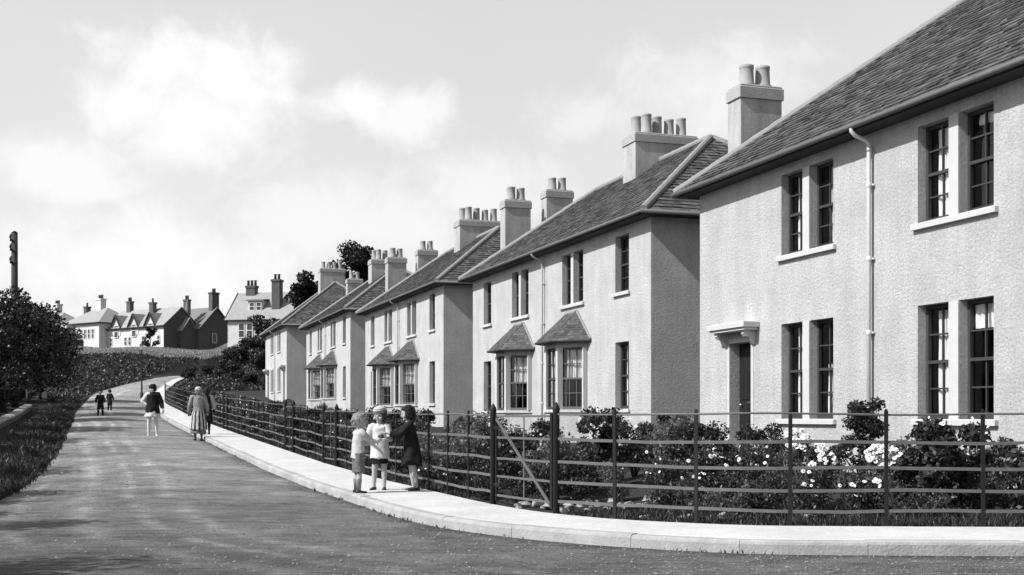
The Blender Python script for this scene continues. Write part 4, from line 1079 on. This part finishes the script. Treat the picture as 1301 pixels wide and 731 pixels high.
def person(label, loc, yaw, h, hr, arms, legs=None, lean=(0,0), head=(0,0,0), voxel=.004, group=None, legm=None, girth=1.0):
    J = Fig(); J.h = h; hh = h/hr; J.hh = hh
    root = thing('person', label, 'person', loc, yaw, group); J.root = root
    legs = legs or {'L': ((.03,0,-1),(.0,.02,-1)), 'R': ((-.03,0,-1),(.0,.02,-1))}
    adult = hr > 6.7; th, sh = (.245*h, .235*h) if adult else (.225*h, .205*h); ank = .045*h
    drop = {}
    for s in 'LR':
        a, b = V(*legs[s][0]).normalized(), V(*legs[s][1]).normalized(); drop[s] = -(a.z*th+b.z*sh)
    hz = max(drop.values())+ank; P = V(0,0,hz); J.P = P
    Nz = h-hh*1.10; T = Nz-hz; N = P+V(lean[0]*T, lean[1]*T, T*(1-.5*(lean[0]**2+lean[1]**2))); J.N = N
    J.tp = lambda t: P.lerp(N, t) if t >= 0 else P+V(0,0,T*t)
    g = girth
    mb = MB(); n = 20
    def ring(c, rx, ry): return [c+V(rx*math.cos(2*math.pi*j/n), ry*math.sin(2*math.pi*j/n), 0) for j in range(n)]
    spec = [(-.12,.04,.035),(-.08,.07,.055),(.05,.084,.066),(.35,.073,.058),(.65,.083,.062),(.86,.088,.056),(.94,.06,.045),(1.0,.034,.034),(1.12,.03,.032)]
    mb.rings([ring(J.tp(t) if t <= 1 else N+V(0,0,(t-1)*T), rx*h*g, ry*h*g) for t, rx, ry in spec])
    Rh = Matrix.Rotation(head[0],3,'Z') @ Matrix.Rotation(head[1],3,'X') @ Matrix.Rotation(head[2] if len(head) > 2 else 0,3,'Y'); J.Rh = Rh
    Hc = N + V(lean[0]*.1*hh, lean[1]*.1*hh-.02*hh, .60*hh); J.Hc = Hc
    def hp(x,y,z): return Hc+Rh@(V(x,y,z)*hh)
    J.hp = hp
    mb.ell(Hc, (.36*hh,.43*hh,.47*hh), Rh, 18, 12)
    mb.ell(hp(0,-.13,-.24), (.25*hh,.27*hh,.25*hh), Rh, 14, 9)
    mb.ell(hp(0,-.31,-.40), (.10*hh,.09*hh,.08*hh), Rh, 10, 7)
    capsule(mb, hp(0,-.42,.0), hp(0,-.485,-.13), .03*hh, .05*hh, 8)
    for s in (-1,1):
        mb.ell(hp(s*.365,.02,-.05), (.05*hh,.09*hh,.13*hh), Rh, 10, 7); mb.ell(hp(s*.2,-.33,-.17), (.12*hh,.1*hh,.12*hh), Rh, 10, 7)
    capsule(mb, N-V(0,0,.04*h), Hc-V(0,0,.2*hh), .034*h, .033*h)
    J.A = {}
    for s, sx in (('L',1),('R',-1)):
        S = J.tp(.88)+V(sx*.094*h*g,0,0); ud, fd = V(*arms[s][0]).normalized(), V(*arms[s][1]).normalized()
        E = S+ud*.165*h; Wr = E+fd*.14*h; J.A[s] = (S,E,Wr,fd)
        capsule(mb, J.tp(.86)+V(sx*.05*h,0,0), S, .04*h, .034*h); capsule(mb, S, E, .033*h, .025*h); capsule(mb, E, Wr, .025*h, .017*h)
        # hand: palm, four fingers of unequal length bent at the knuckles, thumb off the side
        side = fd.cross(V(0,0,1)); side = side.normalized() if side.length > .1 else V(sx,0,0)
        nrm = side.cross(fd).normalized(); pal = Wr+fd*.028*h
        q = Matrix((side, fd, nrm)).transposed()
        mb.ell(pal, (.021*h,.032*h,.011*h), q, 10, 7)
        for k, L in ((-1.5,.036),(-.5,.042),(.5,.040),(1.5,.032)):
            b0 = pal+fd*.022*h+side*k*.0108*h; b1 = b0+(fd*.8-nrm*.5).normalized()*L*.55*h; b2 = b1+(fd*.35-nrm*.9).normalized()*L*.5*h
            capsule(mb, b0, b1, .0062*h, .0055*h, 6); capsule(mb, b1, b2, .0055*h, .0045*h, 6)
        t0 = Wr+fd*.014*h-side*sx*.017*h; t1 = t0+(fd*.6-side*sx*.8).normalized()*.024*h; capsule(mb, t0, t1, .0075*h, .0062*h, 6); capsule(mb, t1, t1+(fd-nrm*.3).normalized()*.02*h, .0062*h, .005*h, 6)
    J.G = {}
    for s, sx in (('L',1),('R',-1)):
        Hh = P+V(sx*.045*h*g,0,-.01*h); a, b = V(*legs[s][0]).normalized(), V(*legs[s][1]).normalized()
        K = Hh+a*th; An = K+b*sh; J.G[s] = (Hh,K,An)
        capsule(mb, Hh, K, .05*h*g, .034*h); capsule(mb, K, K.lerp(An,.35)+V(0,.006*h,0), .033*h, .034*h); capsule(mb, K.lerp(An,.35)+V(0,.006*h,0), An, .033*h, .02*h)
        capsule(mb, An+V(0,.012*h,-.02*h), An+V(0,-.05*h,-.03*h), .018*h, .016*h)
    J.body = baked(mb, 'body', legm or M['skin'], root, voxel, 3)
    for s in (-1,1):
        e = MB(); e.ell(hp(s*.15,-.385,.0), (.055*hh,.03*hh,.035*hh), Rh, 10, 7); e.build('eye', M['eye'], root, True)
    e = MB(); e.ell(hp(0,-.395,-.255), (.085*hh,.022*hh,.022*hh), Rh, 10, 6); e.build('mouth', M['lips'], root, True)
    return J
from mathutils import noise as mnoise
def crumple(mb, h, amp=.010, freq=11.0, seed=0):
    o = Vector((seed*3.1, seed*1.7, seed*.9)); out = []
    for p in mb.v:
        p = Vector(p); q = Vector((p.x*freq, p.y*freq, p.z*freq*.55))+o
        out.append(tuple(p + mnoise.noise_vector(q)*amp*h + mnoise.noise_vector(q*2.3)*amp*.45*h))
    mb.v = out
def garment(J, name, m, spec, folds=0, amp=.0, seed=0, n=36, extra=None):
    # spec: (t, rx, ry) along the torso; folds deepen downwards
    mb = MB(); h = J.h; rings = []; tmax = max(s[0] for s in spec); tmin = min(s[0] for s in spec); rnd = random.Random(seed)
    ph = rnd.uniform(0,6); k = max(2, len(spec)); dense = []
    for i in range(len(spec)-1):
        for q in range(6): f = q/6; dense.append(tuple(spec[i][j]*(1-f)+spec[i+1][j]*f for j in range(3)))
    dense.append(spec[-1])
    for t, rx, ry in dense:
        c = J.tp(t); d = (tmax-t)/(tmax-tmin+1e-6); r = []
        for j in range(n):
            a = 2*math.pi*j/n; w = 1+amp*d*(math.cos(folds*a+ph)*.7+.4*math.cos((folds*.5+1)*a+2*ph))+.012*math.sin(3*a+9*t+ph)
            r.append(c+V(rx*h*w*math.cos(a), ry*h*w*math.sin(a), .004*h*math.sin(5*a+ph)*(d > .98)))
        rings.append(r)
    mb.rings(rings)
    if extra: extra(mb)
    crumple(mb, h, .010, 16/h, seed)
    return mb.build(name, m, J.root, True)
def fine_tube(mb, pts, rr):
    P, Q = [], []
    for i in range(len(pts)-1):
        for q in range(6):
            f = q/6; P.append(Vector(pts[i]).lerp(Vector(pts[i+1]), f)); w = rr[i]*(1-f)+rr[i+1]*f; Q.append(w*(1+.05*math.sin(i*9+q*2.1)))
    P.append(Vector(pts[-1])); Q.append(rr[-1]); mb.tube(P, Q, 18)
def sleeve(mb, J, s, end, r0=.045, r1=.036, r2=.028):
    S, E, Wr, fd = J.A[s]; h = J.h; inn = J.tp(.84); inn = V(S.x*.45+inn.x*.55, S.y, S.z)
    pts = [inn, S, S.lerp(E,.5), E]; rr = [.042*h, r0*h, (r0+r1)/2*h, r1*h]
    if end < 1: pts = [inn, S, S.lerp(E, end)]; rr = [.038*h, r0*h, r1*h]
    elif end > 1: e = min(end-1, 1); pts += [E.lerp(Wr, e*.5), E.lerp(Wr, e)]; rr += [(r1+r2)/2*h, r2*h]
    fine_tube(mb, pts, rr)
def leggarment(mb, J, s, f, r0=.062, r1=.05):
    Hh, K, An = J.G[s]; h = J.h
    if f <= 1: pts = [Hh+V(0,0,.03*h), Hh.lerp(K,f*.5), Hh.lerp(K,f)]; rr = [r0*h, (r0+r1)/2*h, r1*h]
    else: pts = [Hh+V(0,0,.03*h), K, K.lerp(An,(f-1)*.5), K.lerp(An,f-1)]; rr = [r0*h,(r0+r1)/2*h,r1*h,r1*h*.75]
    fine_tube(mb, pts, rr)
def shoes(J, m, dirs=None, strap=False):
    for s in 'LR':
        A = J.G[s][2]; h = J.h; sx = 1 if s == 'L' else -1
        d = V(*(dirs[s] if dirs else (sx*.18,-1,0))).normalized(); n = V(-d.y,d.x,0); mb = MB(); rings = []
        for f, w, zt in ((-.36,.012,.03),(-.33,.020,.042),(-.12,.023,.046),(.2,.023,.036),(.5,.026,.028),(.78,.023,.024),(.93,.012,.018)):
            c = V(A.x,A.y,0)+d*f*.085*h*1.3
            rings.append([c+n*w*h*a+V(0,0,z*zt*h) for a, z in ((-1,0),(-1.02,.45),(-.75,.85),(0,1),(.75,.85),(1.02,.45),(1,0))])
        mb.rings(rings); mb.build('shoe', m, J.root, True)
def hair(J, m, kind, seed=0):
    hh = J.hh; mb = MB(); rnd = random.Random(seed); ph = [rnd.uniform(0,6) for _ in range(4)]
    rough = lambda d: 1+.05*math.sin(7*d.x+ph[0])*math.sin(6*d.y+ph[1])+.04*math.sin(11*d.z+9*d.x+ph[2])
    mb.ell(J.hp(0,.075,.10), (.41*hh,.43*hh,.44*hh), J.Rh, 22, 14, fn=rough)
    mb.ell(J.hp(0,-.16,.30), (.33*hh,.24*hh,.2*hh), J.Rh, 16, 9, fn=rough)
    if kind == 'bob':
        mb.ell(J.hp(0,.12,-.12), (.43*hh,.34*hh,.42*hh), J.Rh, 22, 12, fn=rough)
        for s in (-1,1): mb.ell(J.hp(s*.34,-.08,-.08), (.11*hh,.2*hh,.36*hh), J.Rh, 12, 9, fn=rough)
    elif kind == 'bun':
        mb.ell(J.hp(0,.46,-.02), (.17*hh,.15*hh,.16*hh), J.Rh, 12, 8, fn=rough); mb.ell(J.hp(0,.2,-.1), (.36*hh,.24*hh,.26*hh), J.Rh, 16, 9, fn=rough)
    else:
        mb.ell(J.hp(0,.2,-.08), (.36*hh,.24*hh,.26*hh), J.Rh, 16, 9, fn=rough)
        mb.ell(J.hp(.1,-.22,.36), (.25*hh,.22*hh,.14*hh), J.Rh, 12, 8, fn=rough)
    # loose locks over the cap of hair
    lk = MB(); n = 520 if kind != 'bun' else 260
    for i in range(n):
        th = rnd.uniform(0, 6.283); z = rnd.uniform(-.25 if kind == 'short' else -.5, .97); c = math.sqrt(max(0, 1-min(1,max(z,-.2))**2))
        d = Vector((math.cos(th)*c, math.sin(th)*c, max(z,-.2)))
        if d.y < -.45 and z < .62: continue
        p = Vector((d.x*.43, .075+d.y*.44, .10+d.z*.45 + (min(0, z+.2))*.8))
        t = Vector((d.x*.35+rnd.uniform(-.35,.35), d.y*.35-.15+rnd.uniform(-.3,.3), -1.0+.8*max(0,z))).normalized(); s = t.cross(d); s = s.normalized()*rnd.uniform(.02,.045); L = rnd.uniform(.12,.26)
        a = p+d*rnd.uniform(-.01,.02); b = a+t*L+d*rnd.uniform(-.02,.045)
        lk.add([J.hp(*(a-s)), J.hp(*(a+s)), J.hp(*(b+s*.4)), J.hp(*(b-s*.4))], [(0,1,2,3)])
    mb.add(lk.v, lk.f)
    mb.build('hair', m, J.root, True)

def yaw_of(dx, dy): return math.atan2(dx, -dy)
def build_people():
    pav = lambda x, y: roadz(*KERB[int(((KERB-np.array([x,y]))**2).sum(1).argmin())])+.126
    def onroad(x, y): return roadz(x, y)+.02
    # fair haired boy, back turned
    x, y = W(455, 17.1)
    J = person('fair haired small boy in a pale shirt and grey shorts, his back turned', (x,y,pav(x,y)), yaw_of(.88,.48), 1.12, 5.3,
        {'L': ((.18,-.55,-1),(-.1,-1,.05)), 'R': ((-.15,-.75,-.75),(.0,-1,.22))}, {'L': ((.06,-.04,-1),(.03,.06,-1)), 'R': ((-.06,.02,-1),(-.02,.05,-1))}, (0,-.05), (R(-18),R(-6),0), .0032, 'children talking on the pavement')
    garment(J, 'shirt', M['cream'], [(1.0,.036,.036),(.95,.062,.05),(.86,.098,.068),(.6,.095,.074),(.3,.094,.076),(.0,.10,.082),(-.12,.105,.086)], 5, .05, 1, 36, lambda mb: [sleeve(mb,J,s,1.8,.047,.039,.03) for s in 'LR'])
    g = MB(); [leggarment(g,J,s,.92,.068,.064) for s in 'LR']; crumple(g, J.h, 0.012, 14/J.h, 3); g.build('shorts', M['midgrey'], J.root, True)
    g = MB()
    for s in 'LR': K, A = J.G[s][1:]; g.tube([K.lerp(A,.3)+V(0,.006,0),K.lerp(A,.36)+V(0,.006,0),K.lerp(A,1.0)],[.040*1.12,.038*1.12,.026*1.12],12)
    g.build('socks', M['grey'], J.root, True)
    hair(J, M['fair'], 'short', 1); shoes(J, M['shoe'])
    # girl with a knitted hat
    x, y = W(482.5, 17.75)
    J = person('small girl in a white frock and banded hat, facing the camera between the other two', (x,y,pav(x,y)), yaw_of(-.12,-1), 1.20, 5.6,
        {'L': ((.35,-.25,-1),(-.25,-1,.2)), 'R': ((-.35,-.2,-1),(.25,-1,.1))}, {'L': ((.04,0,-1),(.0,.03,-1)), 'R': ((-.08,-.02,-1),(-.06,.06,-1))}, (0,-.03), (R(-12),R(12),0), .0032, 'children talking on the pavement')
    garment(J, 'frock', M['white'], [(1.0,.036,.036),(.94,.062,.05),(.85,.095,.066),(.6,.092,.072),(.3,.102,.084),(.0,.112,.096),(-.28,.122,.108)], 7, .07, 2, 42, lambda mb: [sleeve(mb,J,s,.85,.044,.044) for s in 'LR'])
    garment(J, 'underskirt', M['black'], [(-.05,.09,.08),(-.25,.105,.093),(-.46,.104,.092)], 7, .05, 3, 36)
    hair(J, M['brownhair'], 'bob', 2); shoes(J, M['shoe'])
    hb = MB(); hh = J.hh; hb.ell(J.hp(0,.07,.28), (.47*hh,.50*hh,.33*hh), J.Rh, 24, 12); J_h = hb.build('hat', M['cream'], J.root, True)
    for z, r in ((.17,.475),(.30,.47),(.42,.41)):
        b = MB(); b.rings([[J.hp(r*1.03*math.cos(a), .07+r*1.09*math.sin(a), z+dz) for a in np.linspace(0,2*math.pi,25)[:-1]] for dz in (-.035,.035)], 0, False); b.build('hat_band', M['midgrey'], J_h, True)
    g = MB()
    S, E, Wr, fd = J.A['L']; g.ell(Wr+fd*.06+V(-.03,-.03,.0), (.045,.03,.035), n=10, k=7, fn=lambda d: 1+.15*math.sin(5*d.x)*math.cos(4*d.y)); held = g.build('posy', M['leafB'], None, True)
    held.matrix_world = Matrix.Translation(J.root.location) @ Matrix.Rotation(J.root.rotation_euler.z,4,'Z'); tag(held, 'small dark bundle held in the hands of the girl with the banded hat', 'bundle')
    # dark girl leaning in
    x, y = W(523.5, 17.65)
    J = person('girl in a black coat with bobbed black hair, leaning left with arms reached out', (x,y,pav(x,y)), yaw_of(-1,-.18), 1.23, 5.7,
        {'L': ((.1,-.8,-.75),(-.1,-1,.15)), 'R': ((-.1,-.85,-.6),(.15,-1,.05))}, {'L': ((.02,.06,-1),(.0,.17,-1)), 'R': ((-.02,.0,-1),(.0,.12,-1))}, (0,-.13), (R(6),R(10),0), .0032, 'children talking on the pavement')
    garment(J, 'coat', M['black'], [(1.0,.04,.04),(.95,.068,.055),(.85,.102,.075),(.6,.102,.082),(.3,.104,.09),(.0,.115,.104),(-.3,.128,.122),(-.52,.135,.13)], 6, .05, 4, 40, lambda mb: [sleeve(mb,J,s,1.8,.05,.042,.034) for s in 'LR'])
    hair(J, M['blackhair'], 'bob', 3); shoes(J, M['shoe'])
    # woman seen from behind
    x, y = W(252, 36.8)
    J = person('woman in a pale hat and striped full skirt walking away by the kerb', (x,y,onroad(x,y)), yaw_of(-.25,.97), 1.60, 7.3,
        {'L': ((.3,-.05,-1),(.1,-.5,-.8)), 'R': ((-.28,-.05,-1),(-.1,-.6,-.7))}, {'L': ((.03,-.12,-1),(.0,.12,-1)), 'R': ((-.03,.1,-1),(.0,.2,-1))}, (0,-.04), (R(10),R(5),0), .007, 'woman and companion by the kerb', M['midgrey'], 1.15)
    garment(J, 'cardigan', M['grey'], [(1.0,.036,.036),(.95,.066,.05),(.86,.108,.07),(.6,.104,.076),(.3,.092,.074),(.05,.108,.09)], 4, .03, 5, 36, lambda mb: [sleeve(mb,J,s,1.8,.048,.042,.032) for s in 'LR'])
    sk = garment(J, 'striped_skirt', [M['cream'], M['stripe']], [(.1,.10,.085),(-.15,.128,.11),(-.6,.148,.135),(-.98,.165,.155)], 9, .05, 6, 48)
    for i, p in enumerate(sk.data.polygons):
        if p.index < 48*400 and len(p.vertices) == 4: p.material_index = 1 if (p.index % 48) % 4 < 2 else 0
    garment(J, 'underskirt', M['midgrey'], [(-.8,.13,.12),(-1.2,.148,.138)], 9, .04, 7, 40)
    hair(J, M['grey'], 'bun', 4); shoes(J, M['shoe'])
    hb = MB(); hh = J.hh; hb.ell(J.hp(0,.05,.26), (.46*hh,.5*hh,.34*hh), J.Rh, 22, 11); hb.rings([[J.hp(r*math.cos(a), .05+r*1.08*math.sin(a), z) for a in np.linspace(0,2*math.pi,25)[:-1]] for r, z in ((.44,.12),(.54,.06),(.54,.09),(.44,.16))], 0, False); hb.build('hat', M['cream'], J.root, True)
    # companion on the pavement behind her
    x, y = W(262.5, 38.6)
    J = person('dark clad companion with one pale sleeve, standing half hidden right of the woman', (x,y,pav(x,y)), yaw_of(-.5,.86), 1.48, 6.9,
        {'L': ((.25,0,-1),(0,-.3,-1)), 'R': ((-.42,-.05,-1),(-.15,-.45,-.9))}, None, (0,-.03), (R(25),0,0), .007, 'woman and companion by the kerb', M['black'])
    garment(J, 'dark_dress', M['black'], [(1.0,.036,.036),(.95,.066,.05),(.86,.102,.07),(.6,.098,.074),(.3,.088,.074),(0,.11,.095),(-.4,.122,.112),(-.8,.135,.125)], 6, .05, 8, 36, lambda mb: sleeve(mb,J,'L',1.8,.046,.04,.032))
    g = MB(); sleeve(g,J,'R',1.8,.052,.046,.034); g.build('pale_sleeve', M['cream'], J.root, True)
    hair(J, M['blackhair'], 'bob', 5); shoes(J, M['shoe'])
    # girl in white stockings in the road
    x, y = W(194, 39)
    J = person('girl in black jacket, white hem and white stockings standing in the road', (x,y,onroad(x,y)), yaw_of(.15,-1), 1.66, 7.0,
        {'L': ((.45,.0,-1),(.2,-.3,-.9)), 'R': ((-.75,.1,-1),(.8,-.25,-.65))}, {'L': ((.10,0,-1),(.03,.02,-1)), 'R': ((-.10,0,-1),(-.03,.02,-1))}, (.0,0), (R(-30),R(14),0), .007, None, M['white'])
    garment(J, 'jacket', M['black'], [(1.03,.042,.042),(.95,.075,.055),(.86,.12,.08),(.6,.118,.088),(.3,.118,.092),(0,.132,.105),(-.26,.138,.112)], 5, .05, 9, 36, lambda mb: sleeve(mb,J,'L',1.8,.055,.048,.036))
    g = MB(); sleeve(g,J,'R',1.85,.05,.042,.032); g.build('white_sleeve', M['white'], J.root, True)
    garment(J, 'white_hem', M['white'], [(-.1,.12,.10),(-.32,.138,.118),(-.46,.146,.128)], 9, .08, 10, 40)
    hair(J, M['blackhair'], 'bob', 6); shoes(J, M['white'])
    hb = MB(); hh = J.hh; hb.ell(J.hp(0,.06,.2), (.5*hh,.54*hh,.4*hh), J.Rh, 20, 10); hb.build('hat', M['black'], J.root, True)
    # two boys up the road
    for (px, Y, h, dx, dy, lab) in ((127.5,57,1.24,.1,-1,'nearer of two dark clad boys far up the road, feet apart'),(139.5,63.5,1.14,.3,.95,'farther of two dark clad boys far up the road')):
        x, y = W(px, Y)
        J = person(lab, (x,y,onroad(x,y)), yaw_of(dx,dy), h, 5.9, {'L': ((.4,-.1,-1),(-.1,-.5,-.8)), 'R': ((-.4,-.1,-1),(.1,-.5,-.8))},
            {'L': ((.16,-.05,-1),(.05,.05,-1)), 'R': ((-.16,.05,-1),(-.05,.1,-1))}, (0,0), (0,0,0), .009, 'boys far up the road')
        garment(J, 'jersey', M['black'], [(1.0,.036,.036),(.95,.066,.05),(.86,.104,.072),(.5,.1,.08),(-.05,.104,.086)], 4, .03, 11, 30, lambda mb: [sleeve(mb,J,s,1.8,.05,.042,.032) for s in 'LR'])
        g = MB(); [leggarment(g,J,s,.9,.066,.058) for s in 'LR']; crumple(g, J.h, 0.01, 14/J.h, 3); g.build('shorts', M['black'], J.root, True)
        g = MB(); 
        for s in 'LR': K, A = J.G[s][1:]; g.tube([K+V(0,.004,0),K.lerp(A,.35)+V(0,.008,0),A],[.042*h,.044*h,.028*h],10)
        g.build('stockings', M['black'], J.root, True)
        hair(J, M['blackhair'], 'short', 7); shoes(J, M['shoe'])

# ------------------------------------------------------------------ sky, sun, camera
def build_light():
    el = R(42.0); sx, sy = -.9096, -.4153
    S = Vector((sx*math.cos(el), sy*math.cos(el), math.sin(el)))
    l = bpy.data.lights.new('sun', 'SUN'); l.energy = 4.9; l.angle = R(.5); l.color = (1, 1, 1)
    o = bpy.data.objects.new('sun', l); COL.objects.link(o); o.location = S*400; o.rotation_mode = 'QUATERNION'; o.rotation_quaternion = S.to_track_quat('Z', 'Y')
    w = bpy.data.worlds.new('World'); SC.world = w; w.use_nodes = True; nt = w.node_tree; N, L = nt.nodes, nt.links
    bg = N['Background']; bg.inputs['Strength'].default_value = SKY_STRENGTH
    sky = N.new('ShaderNodeTexSky'); sky.sky_type = 'NISHITA'; sky.sun_disc = False; sky.sun_elevation = el; sky.sun_rotation = math.atan2(sx, sy); sky.air_density = 1.0; sky.dust_density = 1.5; sky.ozone_density = 1.0
    # orthochromatic plate: the sky is seen through its blue and green only, in grey
    sep = N.new('ShaderNodeSeparateColor'); L.new(sky.outputs[0], sep.inputs[0])
    def math_(op, a, b=None, c=None, clamp=False):
        n = N.new('ShaderNodeMath'); n.operation = op; n.use_clamp = clamp
        for i, v in enumerate((a, b, c)):
            if v is None: continue
            if isinstance(v, (int, float)): n.inputs[i].default_value = v
            else: L.new(v, n.inputs[i])
        return n.outputs[0]
    grey = math_('ADD', math_('MULTIPLY', sep.outputs[2], .55), math_('MULTIPLY', sep.outputs[1], .45))
    tc = N.new('ShaderNodeTexCoord').outputs['Generated']
    nz = N.new('ShaderNodeTexNoise'); nz.inputs['Scale'].default_value = 20; nz.inputs['Detail'].default_value = 9; nz.inputs['Roughness'].default_value = .6; nz.inputs['Distortion'].default_value = .4; L.new(tc, nz.inputs['Vector'])
    nb = N.new('ShaderNodeTexNoise'); nb.inputs['Scale'].default_value = 2.6; nb.inputs['Detail'].default_value = 6; L.new(tc, nb.inputs['Vector'])
    cloud = None
    def add(sock):
        nonlocal cloud
        cloud = sock if cloud is None else math_('MAXIMUM', cloud, sock)
    for px, py, rx, rz, k in CLOUDS:
        d = Vector(((px-CX)/F_PX, 1, (HY-py)/F_PX)).normalized()
        mp = N.new('ShaderNodeVectorMath'); mp.operation = 'SUBTRACT'; L.new(tc, mp.inputs[0]); mp.inputs[1].default_value = d
        ms = N.new('ShaderNodeVectorMath'); ms.operation = 'MULTIPLY'; L.new(mp.outputs[0], ms.inputs[0]); ms.inputs[1].default_value = (F_PX/rx, F_PX/rx, F_PX/rz)
        ln = N.new('ShaderNodeVectorMath'); ln.operation = 'LENGTH'; L.new(ms.outputs[0], ln.inputs[0])
        v = math_('ADD', ln.outputs['Value'], math_('MULTIPLY_ADD', nz.outputs['Fac'], 2.6, -1.3))
        mr = N.new('ShaderNodeMapRange'); mr.interpolation_type = 'SMOOTHSTEP'; mr.inputs[1].default_value = 1.35; mr.inputs[2].default_value = .2; mr.inputs[3].default_value = 0; mr.inputs[4].default_value = k; L.new(v, mr.inputs[0])
        add(mr.outputs[0])
    # bright haze low in the northern sky, thinning with height
    sp = N.new('ShaderNodeSeparateXYZ'); L.new(tc, sp.inputs[0])
    def rng_(sock, a, b, lo, hi):
        n = N.new('ShaderNodeMapRange'); n.inputs[1].default_value = a; n.inputs[2].default_value = b; n.inputs[3].default_value = lo; n.inputs[4].default_value = hi
        L.new(sock, n.inputs[0]); return n.outputs[0]
    veil = math_('MULTIPLY', rng_(sp.outputs[2], 0, 1.15, .98, 0), rng_(sp.outputs[1], -.2, .5, 0, 1))
    veil = math_('MULTIPLY', veil, rng_(nb.outputs['Fac'], .35, .65, .86, 1.0))
    base = math_('ADD', math_('MULTIPLY', grey, math_('SUBTRACT', 1.0, veil)), math_('MULTIPLY', veil, HAZE_L))
    mix = math_('ADD', math_('MULTIPLY', base, math_('SUBTRACT', 1.0, cloud)), math_('MULTIPLY', cloud, CLOUD_L))
    c = N.new('ShaderNodeCombineColor')
    for i in range(3): L.new(mix, c.inputs[i])
    L.new(c.outputs[0], bg.inputs['Color'])
SKY_STRENGTH = .11; CLOUD_L = 8.0; HAZE_L = 7.0
CLOUDS = [(200,90,75,55,1),(300,105,70,52,1),(170,130,75,50,.9),(250,150,130,75,.85),(450,135,65,30,.9),(520,150,70,34,.8),(90,220,90,45,.75),(620,235,90,50,.6),(900,110,120,60,.6),(740,150,70,40,.5),(160,330,260,70,.8),(430,290,200,60,.6)]
def build_camera():
    cd = bpy.data.cameras.new('camera'); cd.sensor_fit = 'HORIZONTAL'; cd.sensor_width = 36; cd.lens = 36*F_PX/1301; cd.shift_x = 0; cd.shift_y = (HY-365.5)/1301
    cd.clip_start = .1; cd.clip_end = 6000
    o = bpy.data.objects.new('camera', cd); COL.objects.link(o); o.location = (0,0,EYE); o.rotation_euler = (R(90),0,0); SC.camera = o
    v = SC.view_settings; v.view_transform = 'Standard'; v.look = 'None'; v.exposure = EXPO; v.gamma = 1; v.use_curve_mapping = False
EXPO = 0.22
build_setting(); build_houses(); build_hill_houses(); build_fences(); build_plants(); build_posts(); build_people(); build_light(); build_camera()
